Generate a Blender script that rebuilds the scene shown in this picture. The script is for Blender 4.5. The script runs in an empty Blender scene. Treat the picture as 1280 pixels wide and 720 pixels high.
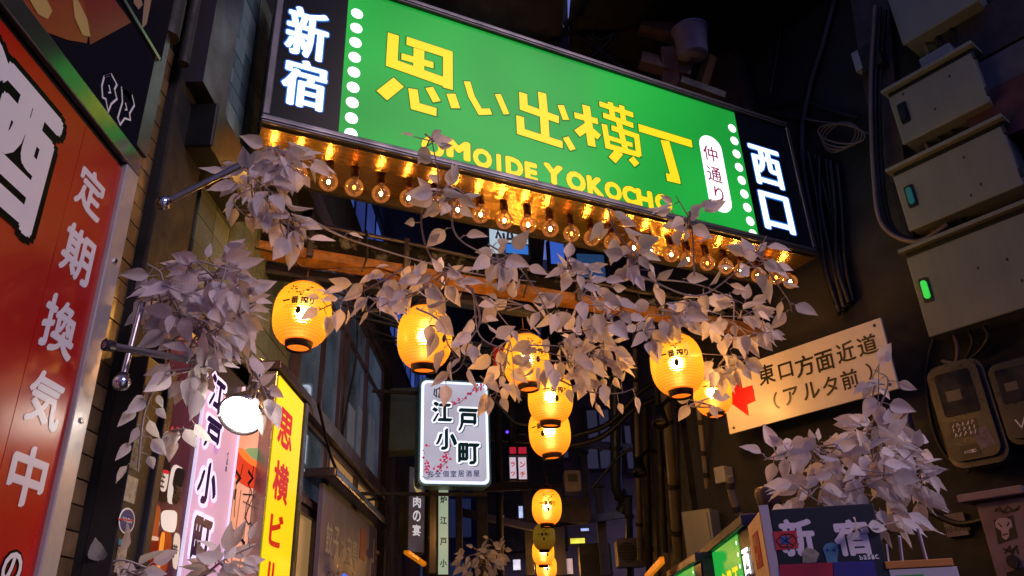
import bpy, bmesh, math, random
from mathutils import Vector, Matrix, noise as mnoise
from mathutils.geometry import tessellate_polygon
random.seed(7)
R = random.random
def U(a, b): return a + (b - a) * random.random()
S = bpy.context.scene
# ------------------------------------------------------------------ camera
FPX = 951.0                                   # focal length in pixels of a 1280 px wide frame
EYE = Vector((0, 0, 1.6))
up = Vector((-80, 2010, -FPX)).normalized()   # world up seen from the camera
t_ = (FPX * up.z) / up.y
fw = Vector((0, t_, -FPX)).normalized()
rt = fw.cross(up)
RM = Matrix((rt, fw, up))                     # camera -> world
cd = bpy.data.cameras.new('camera'); cam = bpy.data.objects.new('camera', cd)
S.collection.objects.link(cam); S.camera = cam
cam.matrix_world = Matrix.Translation(EYE) @ RM.to_4x4()
cd.sensor_width = 36; cd.lens = FPX / 1280 * 36; cd.clip_end = 500; cd.clip_start = .05
def ray(px, py): return RM @ Vector((px - 640, 360 - py, -FPX))
def PZ(px, py, h): d = ray(px, py); return EYE + d * (h / d.z)          # at height h above the eye
def PD(px, py, dep): return EYE + ray(px, py) * (dep / FPX)             # at camera depth
def PP(px, py, p0, n): d = ray(px, py); return EYE + d * ((p0 - EYE).dot(n) / d.dot(n))
def PX(px, py, x): return PP(px, py, Vector((x, 0, 0)), Vector((1, 0, 0)))
def PY(px, py, y): return PP(px, py, Vector((0, y, 0)), Vector((0, 1, 0)))
# ------------------------------------------------------------------ world, sun, exposure
W = bpy.data.worlds.new('World'); S.world = W; W.use_nodes = True
nt = W.node_tree; nt.nodes.clear()
sky = nt.nodes.new('ShaderNodeTexSky'); sky.sky_type = 'NISHITA'; sky.sun_disc = False
sky.sun_elevation = math.radians(1.5); sky.sun_rotation = math.radians(200); sky.air_density = 2; sky.ozone_density = 6
b1 = nt.nodes.new('ShaderNodeBackground'); b1.inputs[1].default_value = .05
nt.links.new(sky.outputs[0], b1.inputs[0])
b2 = nt.nodes.new('ShaderNodeBackground'); b2.inputs[0].default_value = (.15, .18, .56, 1); b2.inputs[1].default_value = .72
ad = nt.nodes.new('ShaderNodeAddShader'); wo = nt.nodes.new('ShaderNodeOutputWorld')
nt.links.new(b1.outputs[0], ad.inputs[0]); nt.links.new(b2.outputs[0], ad.inputs[1]); nt.links.new(ad.outputs[0], wo.inputs[0])
sl = bpy.data.lights.new('sun', 'SUN'); sl.energy = 1.55; sl.angle = math.radians(25); sl.color = (1.0, .76, .80)
so = bpy.data.objects.new('sun', sl); S.collection.objects.link(so)
sdir = Vector((-.64, .56, -.52)).normalized()  # dim glow of the street behind the viewer
so.rotation_euler = sdir.to_track_quat('-Z', 'Y').to_euler(); so.location = (0, -3, 8)
S.view_settings.view_transform = 'Standard'; S.view_settings.look = 'None'
S.view_settings.exposure = 0; S.view_settings.gamma = 1
S.cycles.use_denoising = True; S.cycles.max_bounces = 8; S.cycles.transparent_max_bounces = 16
S.cycles.sample_clamp_indirect = 4; S.cycles.caustics_reflective = False; S.cycles.caustics_refractive = False
# ------------------------------------------------------------------ materials
def lin(c):
    if isinstance(c, str): c = [int(c[i:i + 2], 16) / 255 for i in (0, 2, 4)]
    return tuple((x / 12.92 if x <= .04045 else ((x + .055) / 1.055) ** 2.4) for x in c) + (1,)
MC = {}
def M(name, col, rough=.6, metal=0, emit=None, es=0, var=0, sc=6, bump=0, bsc=40, spec=.5, raw=False, coat=0):
    if name in MC: return MC[name]
    m = bpy.data.materials.new(name); m.use_nodes = True; n = m.node_tree; p = n.nodes['Principled BSDF']
    c = col if raw else lin(col); c = tuple(c[:3]) + (1,)
    p.inputs['Base Color'].default_value = c; p.inputs['Roughness'].default_value = rough; p.inputs['Metallic'].default_value = metal
    p.inputs['Specular IOR Level'].default_value = spec; p.inputs['Coat Weight'].default_value = coat
    if emit: p.inputs['Emission Color'].default_value = lin(emit); p.inputs['Emission Strength'].default_value = es
    tc = n.nodes.new('ShaderNodeTexCoord')
    if var:
        nz = n.nodes.new('ShaderNodeTexNoise'); nz.inputs['Scale'].default_value = sc; nz.inputs['Detail'].default_value = 8; nz.inputs['Roughness'].default_value = .65
        n.links.new(tc.outputs['Object'], nz.inputs['Vector'])
        mr = n.nodes.new('ShaderNodeMapRange'); mr.inputs[1].default_value = .3; mr.inputs[2].default_value = .7
        mr.inputs[3].default_value = 1 - var; mr.inputs[4].default_value = 1 + var * .6
        n.links.new(nz.outputs[0], mr.inputs[0])
        mx = n.nodes.new('ShaderNodeVectorMath'); mx.operation = 'SCALE'; mx.inputs[0].default_value = c[:3]
        n.links.new(mr.outputs[0], mx.inputs['Scale']); n.links.new(mx.outputs[0], p.inputs['Base Color'])
        m2 = n.nodes.new('ShaderNodeMapRange'); m2.inputs[1].default_value = .3; m2.inputs[2].default_value = .7
        m2.inputs[3].default_value = min(1, rough * 1.25); m2.inputs[4].default_value = rough * .75
        n.links.new(nz.outputs[0], m2.inputs[0]); n.links.new(m2.outputs[0], p.inputs['Roughness'])
    if bump:
        bz = n.nodes.new('ShaderNodeTexNoise'); bz.inputs['Scale'].default_value = bsc; bz.inputs['Detail'].default_value = 5
        n.links.new(tc.outputs['Object'], bz.inputs['Vector'])
        bp = n.nodes.new('ShaderNodeBump'); bp.inputs['Strength'].default_value = bump; bp.inputs['Distance'].default_value = .01
        n.links.new(bz.outputs[0], bp.inputs['Height']); n.links.new(bp.outputs[0], p.inputs['Normal'])
    MC[name] = m; return m
def ME(name, col, es=1, base=None, var=0, sc=1.5, rough=.25):     # backlit print: a lamp behind coloured acrylic
    m = M(name, base or col, rough, 0, col, es, spec=.08)
    if var and not m.get('v'):
        m['v'] = 1; n = m.node_tree; p = n.nodes['Principled BSDF']
        tc = n.nodes.new('ShaderNodeTexCoord'); nz = n.nodes.new('ShaderNodeTexNoise'); nz.inputs['Scale'].default_value = sc; nz.inputs['Detail'].default_value = 1
        mr = n.nodes.new('ShaderNodeMapRange'); mr.inputs[1].default_value = .3; mr.inputs[2].default_value = .7
        mr.inputs[3].default_value = es * (1 - var); mr.inputs[4].default_value = es * (1 + var)
        n.links.new(tc.outputs['Object'], nz.inputs[0]); n.links.new(nz.outputs[0], mr.inputs[0]); n.links.new(mr.outputs[0], p.inputs['Emission Strength'])
    return m
black = M('black_paint', (.05, .045, .055), .45, var=.4, bump=.1)
dark = M('dark_grime', (.10, .085, .09), .7, var=.5, bump=.3, bsc=25)
darker = M('soot_wall', (.062, .052, .062), .8, var=.5, bump=.4, bsc=18)
alu = M('aluminium', (.62, .60, .62), .28, .85, var=.25, sc=9, bump=.03, bsc=90)
dalu = M('dark_aluminium', (.34, .33, .36), .32, .8, var=.3, bump=.04, bsc=60)
chrome = M('chrome', (.8, .8, .82), .08, 1)
cabinet = M('cabinet_paint', '73756e', .45, var=.13, sc=3, bump=.03)
n = cabinet.node_tree                                                  # rain streaks: noise drawn out downwards
for q in [x for x in n.nodes if x.type == 'TEX_NOISE' and x.inputs['Scale'].default_value < 5]:
    mp = n.nodes.new('ShaderNodeMapping'); mp.inputs['Scale'].default_value = (3.2, 3.2, .35); tc = [x for x in n.nodes if x.type == 'TEX_COORD'][0]
    n.links.new(tc.outputs['Object'], mp.inputs[0]); n.links.new(mp.outputs[0], q.inputs['Vector'])
cable = M('cable_rubber', (.045, .042, .05), .5, var=.2)
lcable = M('grey_cable', (.42, .36, .36), .5, var=.2)
white = M('white_print', (.86, .85, .87), .35)
ink = M('black_ink', (.06, .05, .06), .4)
# ------------------------------------------------------------------ object helpers
ORG = {}                                                               # world origin of every object built
def link(o): S.collection.objects.link(o); return o
def tag(o, label=None, cat=None, group=None, kind=None):
    if label: o['label'] = label
    if cat: o['category'] = cat
    if group: o['group'] = group
    if kind: o['kind'] = kind
    return o
def empty(name, loc, label, cat, group=None):
    o = link(bpy.data.objects.new(name, None)); o.location = loc; o.empty_display_size = .1
    ORG[o.name] = Vector(loc); return tag(o, label, cat, group)
class MB:
    def __init__(s): s.v = []; s.f = []; s.sm = []
    def add(s, vs, fs, smooth=False):
        k = len(s.v); s.v += [Vector(v) for v in vs]; s.f += [[i + k for i in f] for f in fs]; s.sm += [smooth] * len(fs); return s
    def tube(s, pts, r, n=7, cap=True, r1=None):
        pts = [Vector(p) for p in pts]; k = len(pts); vs = []; prev = None
        for i, p in enumerate(pts):
            d = (pts[min(i + 1, k - 1)] - pts[max(i - 1, 0)])
            if d.length < 1e-9: d = Vector((0, 0, 1))
            d.normalize()
            if prev is None:
                a = d.orthogonal().normalized()
            else: a = (prev - d * prev.dot(d)); a = a.normalized() if a.length > 1e-6 else d.orthogonal().normalized()
            prev = a; b = d.cross(a)
            rr = r if r1 is None else r + (r1 - r) * i / (k - 1)
            vs += [p + (a * math.cos(2 * math.pi * j / n) + b * math.sin(2 * math.pi * j / n)) * rr for j in range(n)]
        fs = [[i * n + j, i * n + (j + 1) % n, (i + 1) * n + (j + 1) % n, (i + 1) * n + j] for i in range(k - 1) for j in range(n)]
        s.add(vs, fs, True)
        if cap: s.add(vs[:n], [list(range(n))[::-1]]); s.add(vs[-n:], [list(range(n))])
        return s
    def lathe(s, prof, c, n=24, axis=None, smooth=True):            # prof: (radius, height)
        c = Vector(c); ax = Vector(axis or (0, 0, 1)).normalized(); a = ax.orthogonal().normalized(); b = ax.cross(a)
        vs = [c + ax * z + (a * math.cos(2 * math.pi * j / n) + b * math.sin(2 * math.pi * j / n)) * r for r, z in prof for j in range(n)]
        fs = [[i * n + j, i * n + (j + 1) % n, (i + 1) * n + (j + 1) % n, (i + 1) * n + j] for i in range(len(prof) - 1) for j in range(n)]
        return s.add(vs, fs, smooth)
    def obox(s, p, a, b, c):                                          # corner + three edge vectors
        p, a, b, c = map(Vector, (p, a, b, c))
        vs = [p, p + a, p + a + b, p + b, p + c, p + a + c, p + a + b + c, p + b + c]
        fs = [[0, 3, 2, 1], [4, 5, 6, 7], [0, 1, 5, 4], [1, 2, 6, 5], [2, 3, 7, 6], [3, 0, 4, 7]]
        if a.cross(b).dot(c) < 0: fs = [f[::-1] for f in fs]
        return s.add(vs, fs)
    def box(s, x0, x1, y0, y1, z0, z1): return s.obox((x0, y0, z0), (x1 - x0, 0, 0), (0, y1 - y0, 0), (0, 0, z1 - z0))
    def bar(s, p, q, w, h, upv=(0, 0, 1)):
        p, q = Vector(p), Vector(q); d = (q - p); dn = d.normalized(); a = dn.cross(Vector(upv)).normalized(); b = a.cross(dn)
        return s.obox(p - a * w / 2 - b * h / 2, d, a * w, b * h)
    def build(s, name, mat, parent=None, bevel=0, loc=None):
        if parent is not None: o0 = ORG[parent.name]
        elif loc is not None: o0 = Vector(loc)
        else:
            xs = [v.x for v in s.v]; ys = [v.y for v in s.v]; zs = [v.z for v in s.v]
            o0 = Vector(((min(xs) + max(xs)) / 2, (min(ys) + max(ys)) / 2, min(zs)))
        me = bpy.data.meshes.new(name); me.from_pydata([v - o0 for v in s.v], [], s.f)
        me.polygons.foreach_set('use_smooth', s.sm); me.materials.append(mat); me.update()
        o = link(bpy.data.objects.new(name, me))
        if parent is not None: o.parent = parent
        else: o.location = o0
        ORG[o.name] = o0.copy()
        if bevel:
            bm = o.modifiers.new('bevel', 'BEVEL'); bm.width = bevel; bm.segments = 2; bm.limit_method = 'ANGLE'; bm.angle_limit = 1
        return o
class FR:                                                              # frame on an upright surface; n points to the viewer
    def __init__(s, o, u, v=Vector((0, 0, 1))): s.o = Vector(o); s.u = Vector(u).normalized(); s.v = Vector(v).normalized(); s.n = s.u.cross(s.v)
    def P(s, a, b, c=0): return s.o + s.u * a + s.v * b + s.n * c
    def uv(s, px, py, c=0):
        p = PP(px, py, s.o + s.n * c, s.n) - s.o; return p.dot(s.u), p.dot(s.v)
    def rect(s, pl, pr, pt, pb, c=0):                                  # four pixels, one on each side
        return s.uv(*pl, c)[0], s.uv(*pr, c)[0], s.uv(*pb, c)[1], s.uv(*pt, c)[1]
    def boxm(s, mb, u0, u1, v0, v1, c0, c1): return mb.obox(s.P(u0, v0, c0), s.u * (u1 - u0), s.v * (v1 - v0), s.n * (c1 - c0))
    def prism(s, mb, poly, c0, c1, inset=0):
        a2 = sum(poly[i][0] * poly[(i + 1) % len(poly)][1] - poly[(i + 1) % len(poly)][0] * poly[i][1] for i in range(len(poly)))
        if a2 < 0: poly = poly[::-1]
        k = len(poly); tri = tessellate_polygon([[Vector((a, b, 0)) for a, b in poly]])
        vs = [s.P(a, b, c1) for a, b in poly] + [s.P(a, b, c0) for a, b in poly]
        def ori(t):
            A, B, C = [poly[i] for i in t]
            return list(t) if (B[0] - A[0]) * (C[1] - A[1]) - (B[1] - A[1]) * (C[0] - A[0]) > 0 else list(t)[::-1]
        fs = [ori(t) for t in tri] + [[i + k for i in ori(t)][::-1] for t in tri] + [[i, i + k, (i + 1) % k + k, (i + 1) % k] for i in range(k)]
        return mb.add(vs, fs)
def rrect(u0, u1, v0, v1, r, n=5):
    o = []
    for cx, cy, a in ((u1 - r, v0 + r, -90), (u1 - r, v1 - r, 0), (u0 + r, v1 - r, 90), (u0 + r, v0 + r, 180)):
        for i in range(n + 1): t = math.radians(a + 90 * i / n); o.append((cx + r * math.cos(t), cy + r * math.sin(t)))
    return o
def stroke(pts, w):                                                    # mitred ribbon outline round a centre line
    P = [Vector(p) for p in pts]; L = []; Rr = []
    for i, p in enumerate(P):
        d0 = (P[i] - P[i - 1]).normalized() if i else None; d1 = (P[i + 1] - P[i]).normalized() if i < len(P) - 1 else None
        if d0 is None: n = Vector((-d1.y, d1.x)); k = 1
        elif d1 is None: n = Vector((-d0.y, d0.x)); k = 1
        else:
            n = (Vector((-d0.y, d0.x)) + Vector((-d1.y, d1.x))).normalized(); k = 1 / max(.55, n.dot(Vector((-d1.y, d1.x))))
        L.append(p + n * w / 2 * k); Rr.append(p - n * w / 2 * k)
    return [tuple(q) for q in L + Rr[::-1]]
# glyph outlines from Blender's built-in font
GC = {}
def glyph_mesh(ch, bold=0):
    k = (ch, bold)
    if k not in GC:
        c = bpy.data.curves.new('g', 'FONT'); c.body = ch; c.size = 1; c.offset = bold; c.extrude = 0; c.resolution_u = 3
        o = bpy.data.objects.new('g', c); link(o); dg = bpy.context.evaluated_depsgraph_get()
        me = bpy.data.meshes.new_from_object(o.evaluated_get(dg)); bpy.data.objects.remove(o); bpy.data.curves.remove(c)
        vs = [v.co.copy() for v in me.vertices]; fs = [list(p.vertices) for p in me.polygons]; bpy.data.meshes.remove(me)
        xs = [v.x for v in vs] or [0, 1]; ys = [v.y for v in vs] or [0, 1]
        GC[k] = (vs, fs, (min(xs), max(xs), min(ys), max(ys)))
    return GC[k]
def glyph(mb, fr, ch, u0, u1, v0, v1, c, bold=0, grow=0, nib=None, ax=1.0, ay=1.0):
    """one character filling a rectangle of a sign; bold thickens its strokes by laying shifted copies, nib lays them along one direction like a brush"""
    if ch == ' ': return
    vs, fs, (x0, x1, y0, y1) = glyph_mesh(ch, 0)
    e = bold - grow; x0 -= e * ax; x1 += e * ax; y0 -= e * ay; y1 += e * ay
    if bold <= 0: sh = [(0, 0)]
    elif nib is not None: sh = [(bold * k * math.cos(nib), bold * k * math.sin(nib)) for k in (-1, -.6, -.2, .2, .6, 1)] + [(-.012, .008), (.012, -.008)]
    else:
        m = 8 if bold < .05 else 12; sh = [(bold * ax * math.cos(2 * math.pi * k / m), bold * ay * math.sin(2 * math.pi * k / m)) for k in range(m)]
        if bold > .045: sh += [(a * .5, b * .5) for a, b in sh[::2]]
    for q, (sx, sy) in enumerate(sh):
        mb.add([fr.P(u0 + (u1 - u0) * (v.x + sx - x0) / (x1 - x0), v0 + (v1 - v0) * (v.y + sy - y0) / (y1 - y0), c + .00006 * q) for v in vs], fs)
def gpx(fr, ch, cx, cy, w, h, c, bold=0, grow=0, nib=None, ax=1.0, ay=1.0):                      # glyph whose centre and size are read off the sign
    u0 = fr.uv(cx - w / 2, cy, c)[0]; u1 = fr.uv(cx + w / 2, cy, c)[0]; v0 = fr.uv(cx, cy + h / 2, c)[1]; v1 = fr.uv(cx, cy - h / 2, c)[1]
    mb = MB(); glyph(mb, fr, ch, u0, u1, v0, v1, c, bold, grow, nib, ax, ay); return mb
def line_text(mb, fr, txt, u0, v0, cw, ch, c, bold=0, gap=.12, vertical=False):
    for i, t in enumerate(txt):
        if t == ' ': continue
        k = .86; uu = u0 + (0 if vertical else i * cw * (1 + gap)); vv = v0 - (i * ch * (1 + gap) if vertical else 0)
        sx = cw; sy = ch
        if t in 'ー一': sy = ch * .12; vv += ch * .44
        if t in '・.': sy = ch * .14; sx = cw * .14
        if t in 'のアルタビ小': k = .8
        glyph(mb, fr, t, uu, uu + sx, vv, vv + sy, c, bold)
def sticker(fr, u0, u1, v0, v1, c, mat, parent, name='sticker', ang=0):
    cu, cv = (u0 + u1) / 2, (v0 + v1) / 2; ca, sa = math.cos(ang), math.sin(ang)
    poly = [(cu + (a - cu) * ca - (b - cv) * sa, cv + (a - cu) * sa + (b - cv) * ca) for a, b in ((u0, v0), (u1, v0), (u1, v1), (u0, v1))]
    return fr.prism(MB(), poly, c, c + .0015).build(name, mat, parent)
Z = Vector((0, 0, 1))
# ------------------------------------------------------------------ frames of the place
LX = -1.40
LF = FR((LX, 0, 0), (0, 1, 0))                                         # left wall; u is the way into the alley
a142 = math.radians(142); RU = Vector((math.sin(a142), math.cos(a142), 0))
Rn = RU.cross(Z)
RF = FR(EYE * Vector((1, 1, 0)) if False else Vector((0, 0, 0)) - Rn * 4.9, RU)      # front of the cabinets on the right wall
a64 = math.radians(64); SU = Vector((math.sin(a64), math.cos(a64), 0))
SA = PZ(325, 155, 2.5); SF = FR(SA, SU)                                # face of the arch sign, origin at its lower left corner
# ------------------------------------------------------------------ ground, walls
MB().box(-60, 60, -60, 60, -.3, 0).build('ground', M('wet_asphalt', (.22, .21, .22), .35, var=.4, bump=.4), None)['kind'] = 'structure'
# ------------------------------------------------------------------ the arch sign
g_green = ME('sign_green', '1fa53c', 1.0, '0c5a20', var=.22, sc=1.1)
g_navy = ME('sign_navy', '04060f', .6, '020308')
g_white = ME('sign_white', 'f8fbff', 1.5)
g_yel = ME('sign_yellow', 'ffd81c', 1.05, 'a08010')
g_edge = ME('sign_dark_green', '12761f', .8, '0a3a12')
g_blue = ME('sign_blue_halo', '2a50c8', .9, '101a50')
g_teal = ME('sign_cyan_halo', '4cc8e8', .9, '103040')
gold = M('polished_copper', (1.0, .80, .46), .20, 1)
n = gold.node_tree; tc = n.nodes.new('ShaderNodeTexCoord'); dt = n.nodes.new('ShaderNodeVectorMath'); dt.operation = 'DOT_PRODUCT'; dt.inputs[1].default_value = SF.n * 150
nz = n.nodes.new('ShaderNodeTexNoise'); nz.noise_dimensions = '1D'; nz.inputs['Scale'].default_value = 1.0; nz.inputs['Detail'].default_value = 2
n2 = n.nodes.new('ShaderNodeTexNoise'); n2.inputs['Scale'].default_value = 3.5; hs = n.nodes.new('ShaderNodeMath'); hs.operation = 'MULTIPLY_ADD'; hs.inputs[1].default_value = 2.5
bp = n.nodes.new('ShaderNodeBump'); bp.inputs['Strength'].default_value = .8; bp.inputs['Distance'].default_value = .0030
n.links.new(tc.outputs['Object'], dt.inputs[0]); n.links.new(dt.outputs['Value'], nz.inputs['W']); n.links.new(tc.outputs['Object'], n2.inputs[0]); n.links.new(n2.outputs[0], hs.inputs[0]); n.links.new(nz.outputs[0], hs.inputs[2])
n.links.new(hs.outputs[0], bp.inputs['Height']); n.links.new(bp.outputs[0], n.nodes['Principled BSDF'].inputs['Normal'])
sg = empty('arch_sign', SF.P(2, 0, -.2), 'wide green and navy lightbox reading 思い出横丁 OMOIDE YOKOCHO over the alley mouth', 'shop sign')
UL = SF.uv(325, 155)[0]; UR = SF.uv(1022, 330)[0]; VT = SF.uv(985, 157)[1]; VB = 0.0
GL = SF.uv(428, 100)[0]; GR = SF.uv(934, 225)[0]
D = .34
SF.boxm(MB(), UL + .02, UR - .02, VB + .02, VT - .02, -D, -.012).build('body', dalu, sg)
fb = .052
for (a, b, c, d) in ((UL, UR, VB, VB + fb), (UL, UR, VT - fb, VT), (UL, UL + .04, VB + fb, VT - fb), (UR - .04, UR, VB + fb, VT - fb)):
    SF.boxm(MB(), a, b, c, d, -.05, .03).build('frame_rail', M('sign_frame_metal', '4c4a50', .38, .7, var=.3), sg, bevel=.006)
    if b - a > 1: SF.boxm(MB(), a, b, c + .018, c + .026, .03, .036).build('trim_strip', dalu, sg)
for (a, b, m, nm) in ((UL + .04, GL, g_navy, 'navy_panel'), (GL, GR, g_green, 'green_panel'), (GR, UR - .04, g_navy, 'navy_panel')):
    SF.boxm(MB(), a + .001, b - .001, VB + fb, VT - fb, -.01, .004).build(nm, m, sg)
def disc(fr, px, py, r, c, mat, parent, name, n=20, sy=1):
    a, b = fr.uv(px, py); return fr.prism(MB(), [(a + r * math.cos(t), b + r * sy * math.sin(t)) for t in [2 * math.pi * i / n for i in range(n)]], c, c + .003).build(name, mat, parent)
for x, y in ((446, 18), (445, 36), (444, 54), (443, 72.5), (442, 91), (441, 110), (440, 129), (439, 148.5), (438.3, 168)): disc(SF, x, y, .036, .005, g_white, sg, 'dot')
for x, y in ((914.4, 161), (917.3, 176.7), (920, 193), (923, 209.7), (926.4, 226), (929.7, 243), (933.3, 260), (937, 277), (940.5, 293)): disc(SF, x, y, .036, .005, g_white, sg, 'dot')
for ch, cx, cy, w, h in (('新', 384, 42, 54, 62), ('宿', 380, 105, 57, 60), ('西', 958.5, 209, 36, 46), ('口', 971, 266, 36, 45)):
    gpx(SF, ch, cx, cy, w, h, .0045, .055, .028, None, 1.3, .8).build('character_halo', g_blue, sg)
    gpx(SF, ch, cx, cy, w, h, .0055, .038, .012, None, 1.4, .7).build('character_halo', g_teal, sg)
    gpx(SF, ch, cx, cy, w, h, .0066, .026, 0, None, 1.5, .45).build('character', g_white, sg)
# hand drawn yellow characters: centre lines measured on the sign, in metres after projection
Z1 = lambda p: SF.uv(460 + p[0] / 4.235, 30 + p[1] / 4.235)
Z2 = lambda p: SF.uv(620 + p[0] / 4.8, 90 + p[1] / 4.8)
def pxm(px, py):
    a = SF.uv(px, py); b = SF.uv(px + 10, py); return abs(b[0] - a[0]) / 10
CH = [(Z1, 4.235, (560, 100), [([(133, 58), (124, 210), (425, 318)], 50), ([(203, 92), (421, 163), (421, 345)], 46), ([(268, 138), (266, 272)], 50), ([(176, 175), (344, 222)], 34),
        ([(72, 382), (160, 312)], 58), ([(236, 348), (248, 438), (360, 470)], 42), ([(322, 340), (362, 414)], 38)]),
      (Z1, 4.235, (590, 120), [([(437, 373), (462, 448)], 42), ([(522, 308), (545, 385), (592, 468), (648, 466)], 31), ([(685, 375), (730, 480)], 30)]),
      (Z2, 4.8, (680, 140), [([(160, 130), (164, 215), (374, 290)], 38), ([(273, 128), (285, 250), (294, 412)], 40), ([(142, 270), (146, 360), (396, 440)], 36), ([(385, 203), (417, 290)], 32), ([(415, 395), (458, 470)], 32)]),
      (Z2, 4.8, (760, 165), [([(468, 262), (608, 300)], 28), ([(537, 205), (572, 448)], 36), ([(545, 330), (484, 372)], 34), ([(556, 342), (616, 395)], 32), ([(618, 194), (820, 262)], 26),
        ([(682, 185), (700, 285)], 26), ([(750, 205), (764, 310)], 26), ([(640, 262), (820, 325)], 26), ([(730, 290), (776, 482)], 28), ([(646, 318), (668, 448), (858, 500)], 26), ([(690, 338), (840, 388), (854, 505)], 26),
        ([(672, 398), (815, 442)], 22), ([(738, 480), (694, 532)], 38), ([(806, 520), (842, 562)], 34)]),
      (Z2, 4.8, (820, 180), [([(853, 337), (1172, 434)], 36), ([(1010, 415), (1072, 636)], 42), ([(1020, 633), (1100, 652)], 34)])]
for k, (zf, zs, pc, sts) in enumerate(CH):
    s = pxm(*pc)
    eb = MB(); fb_ = MB()
    for q, (pts, w) in enumerate(sts):
        p = [zf(a) for a in pts]; w_ = w / zs * s * (1.2 if zs > 4.5 else 1.1)
        SF.prism(fb_, stroke(p, w_), .004, .0075 + .0001 * q)
        d0 = (Vector(p[0]) - Vector(p[1])).normalized() * .010; d1 = (Vector(p[-1]) - Vector(p[-2])).normalized() * .010
        p2 = [tuple(Vector(p[0]) + d0)] + p[1:-1] + [tuple(Vector(p[-1]) + d1)]
        SF.prism(eb, stroke(p2, w_ + .013), .004, .0052 + .0001 * q)
    eb.build('character_edge', g_edge, sg); fb_.build('character', g_yel, sg)
for ch, cx, cy, w, h in (('O', 541, 184, 29, 26), ('M', 573, 187, 30, 24), ('O', 603, 198, 24, 24), ('I', 623.5, 204, 6, 23), ('D', 643, 209, 22, 24), ('E', 664, 215, 16, 24), ('Y', 692, 218, 24, 25),
                         ('O', 720, 227, 24, 25), ('K', 744, 233, 20, 24), ('O', 766.5, 239, 21, 23), ('C', 787, 244, 18, 23), ('H', 806, 249, 20, 23), ('O', 829.5, 254, 21, 22)):
    gpx(SF, ch, cx, cy, w, h, .0045, .075, .025).build('letter_edge', g_edge, sg); gpx(SF, ch, cx, cy, w, h, .0062, .062).build('letter', g_yel, sg)
ca, cb = SF.uv(893.5, 217); hh = SF.uv(887, 174)[1] - SF.uv(899, 262)[1]; pw = .10
pill = SF.prism(MB(), rrect(ca - pw, ca + pw, cb - hh / 2 - .02, cb + hh / 2 + .02, pw - .002, 8), .004, .008).build('name_plate', g_white, sg)
mag = ME('magenta_print', '8a1440', .8)
for ch, cx, cy in (('仲', 888, 192), ('通', 893, 218), ('り', 899, 243)): gpx(SF, ch, cx, cy, 17 if ch != 'り' else 11, 18, .0095, .014).build('character', mag, pill)
# copper underside with the row of bulbs
q0 = PZ(640, 237, 2.5); q1 = PZ(640, 286, 2.5); dn = (q1 - q0).dot(-SF.n)
PDp = max(.3, min(.7, dn)); print('underside depth', dn, 'sign w,h', UR - UL, VT)
SF.boxm(MB(), UL + .01, UR - .01, -.014, -.002, -PDp, -.004).build('underside_panel', gold, sg)
SF.boxm(MB(), UL, UR, -.05, .03, -PDp - .03, -PDp - .002).build('rear_rail', dark, sg)
fil = M('bulb_filament', (.9, .6, .3), .5, 0, 'ffc878', 240)
filoff = M('bulb_filament_dim', (.9, .6, .3), .5, 0, 'ff9838', 14)
gm = bpy.data.materials.new('bulb_glass'); gm.use_nodes = True; n = gm.node_tree; n.nodes.clear()
tr = n.nodes.new('ShaderNodeBsdfTransparent'); tr.inputs[0].default_value = (.93, .78, .58, 1)
gl = n.nodes.new('ShaderNodeBsdfGlossy'); gl.inputs['Roughness'].default_value = .03; gl.inputs[0].default_value = (1, .9, .8, 1)
fr_ = n.nodes.new('ShaderNodeFresnel'); fr_.inputs[0].default_value = 1.5
mx = n.nodes.new('ShaderNodeMixShader'); oo = n.nodes.new('ShaderNodeOutputMaterial')
n.links.new(fr_.outputs[0], mx.inputs[0]); n.links.new(tr.outputs[0], mx.inputs[1]); n.links.new(gl.outputs[0], mx.inputs[2])
em = n.nodes.new('ShaderNodeEmission'); em.inputs[0].default_value = (1, .38, .10, 1); em.inputs[1].default_value = .07
ads = n.nodes.new('ShaderNodeAddShader'); n.links.new(mx.outputs[0], ads.inputs[0]); n.links.new(em.outputs[0], ads.inputs[1]); n.links.new(ads.outputs[0], oo.inputs[0])
brass = M('bulb_socket', (.28, .13, .06), .35, .6, var=.3)
NB = 25
hb = 2.5 - .012 - .125
e0 = PZ(338, 208, hb) - SA; e1 = PZ(985, 354, hb) - SA
bu0, bu1 = e0.dot(SU), e1.dot(SU); bn = -min(PDp - .06, max(.06, -(e0.dot(SF.n) + e1.dot(SF.n)) / 2)); print('bulb n', e0.dot(SF.n), e1.dot(SF.n))
gme = None
for i in range(NB):
    u = bu0 + (bu1 - bu0) * (i / (NB - 1)) ** 1.0; rb_ = random.Random(i); c = SF.P(u + rb_.uniform(-.009, .009), -.137 + rb_.uniform(-.004, .006), bn + rb_.uniform(-.01, .01))
    r = .053
    if gme is None:
        prof = [(.001, -r)] + [(r * math.sin(t), -r * math.cos(t)) for t in [math.pi * k / 14 for k in range(1, 13)]] + [(.018, r * 1.05), (.017, r * 1.35)]
        g = MB().lathe(prof, c, 20).build('light_bulb', gm, sg, ); gme = g.data; c0 = c.copy()
        s1 = MB().lathe([(.0, .125), (.024, .125), (.024, .075), (.021, .062), (.0, .062)], c, 14).build('socket', brass, g)
        f1 = MB().lathe([(.001, -.014), (.006, -.010), (.009, 0), (.006, .010), (.001, .014)], c, 10).build('filament', fil, g)
        st = MB().tube([c + Z * .06, c + Z * .012], .004, 5).build('stem', brass, g)
    else:
        g2 = link(g.copy()); g2.location = c - c0
        for ch_ in (s1, f1, st):
            k = ch_.copy(); link(k); k.parent = g2
            if ch_ is f1 and i in (3, 12, 19, 23): k.data = ch_.data.copy(); k.data.materials[0] = filoff
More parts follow.
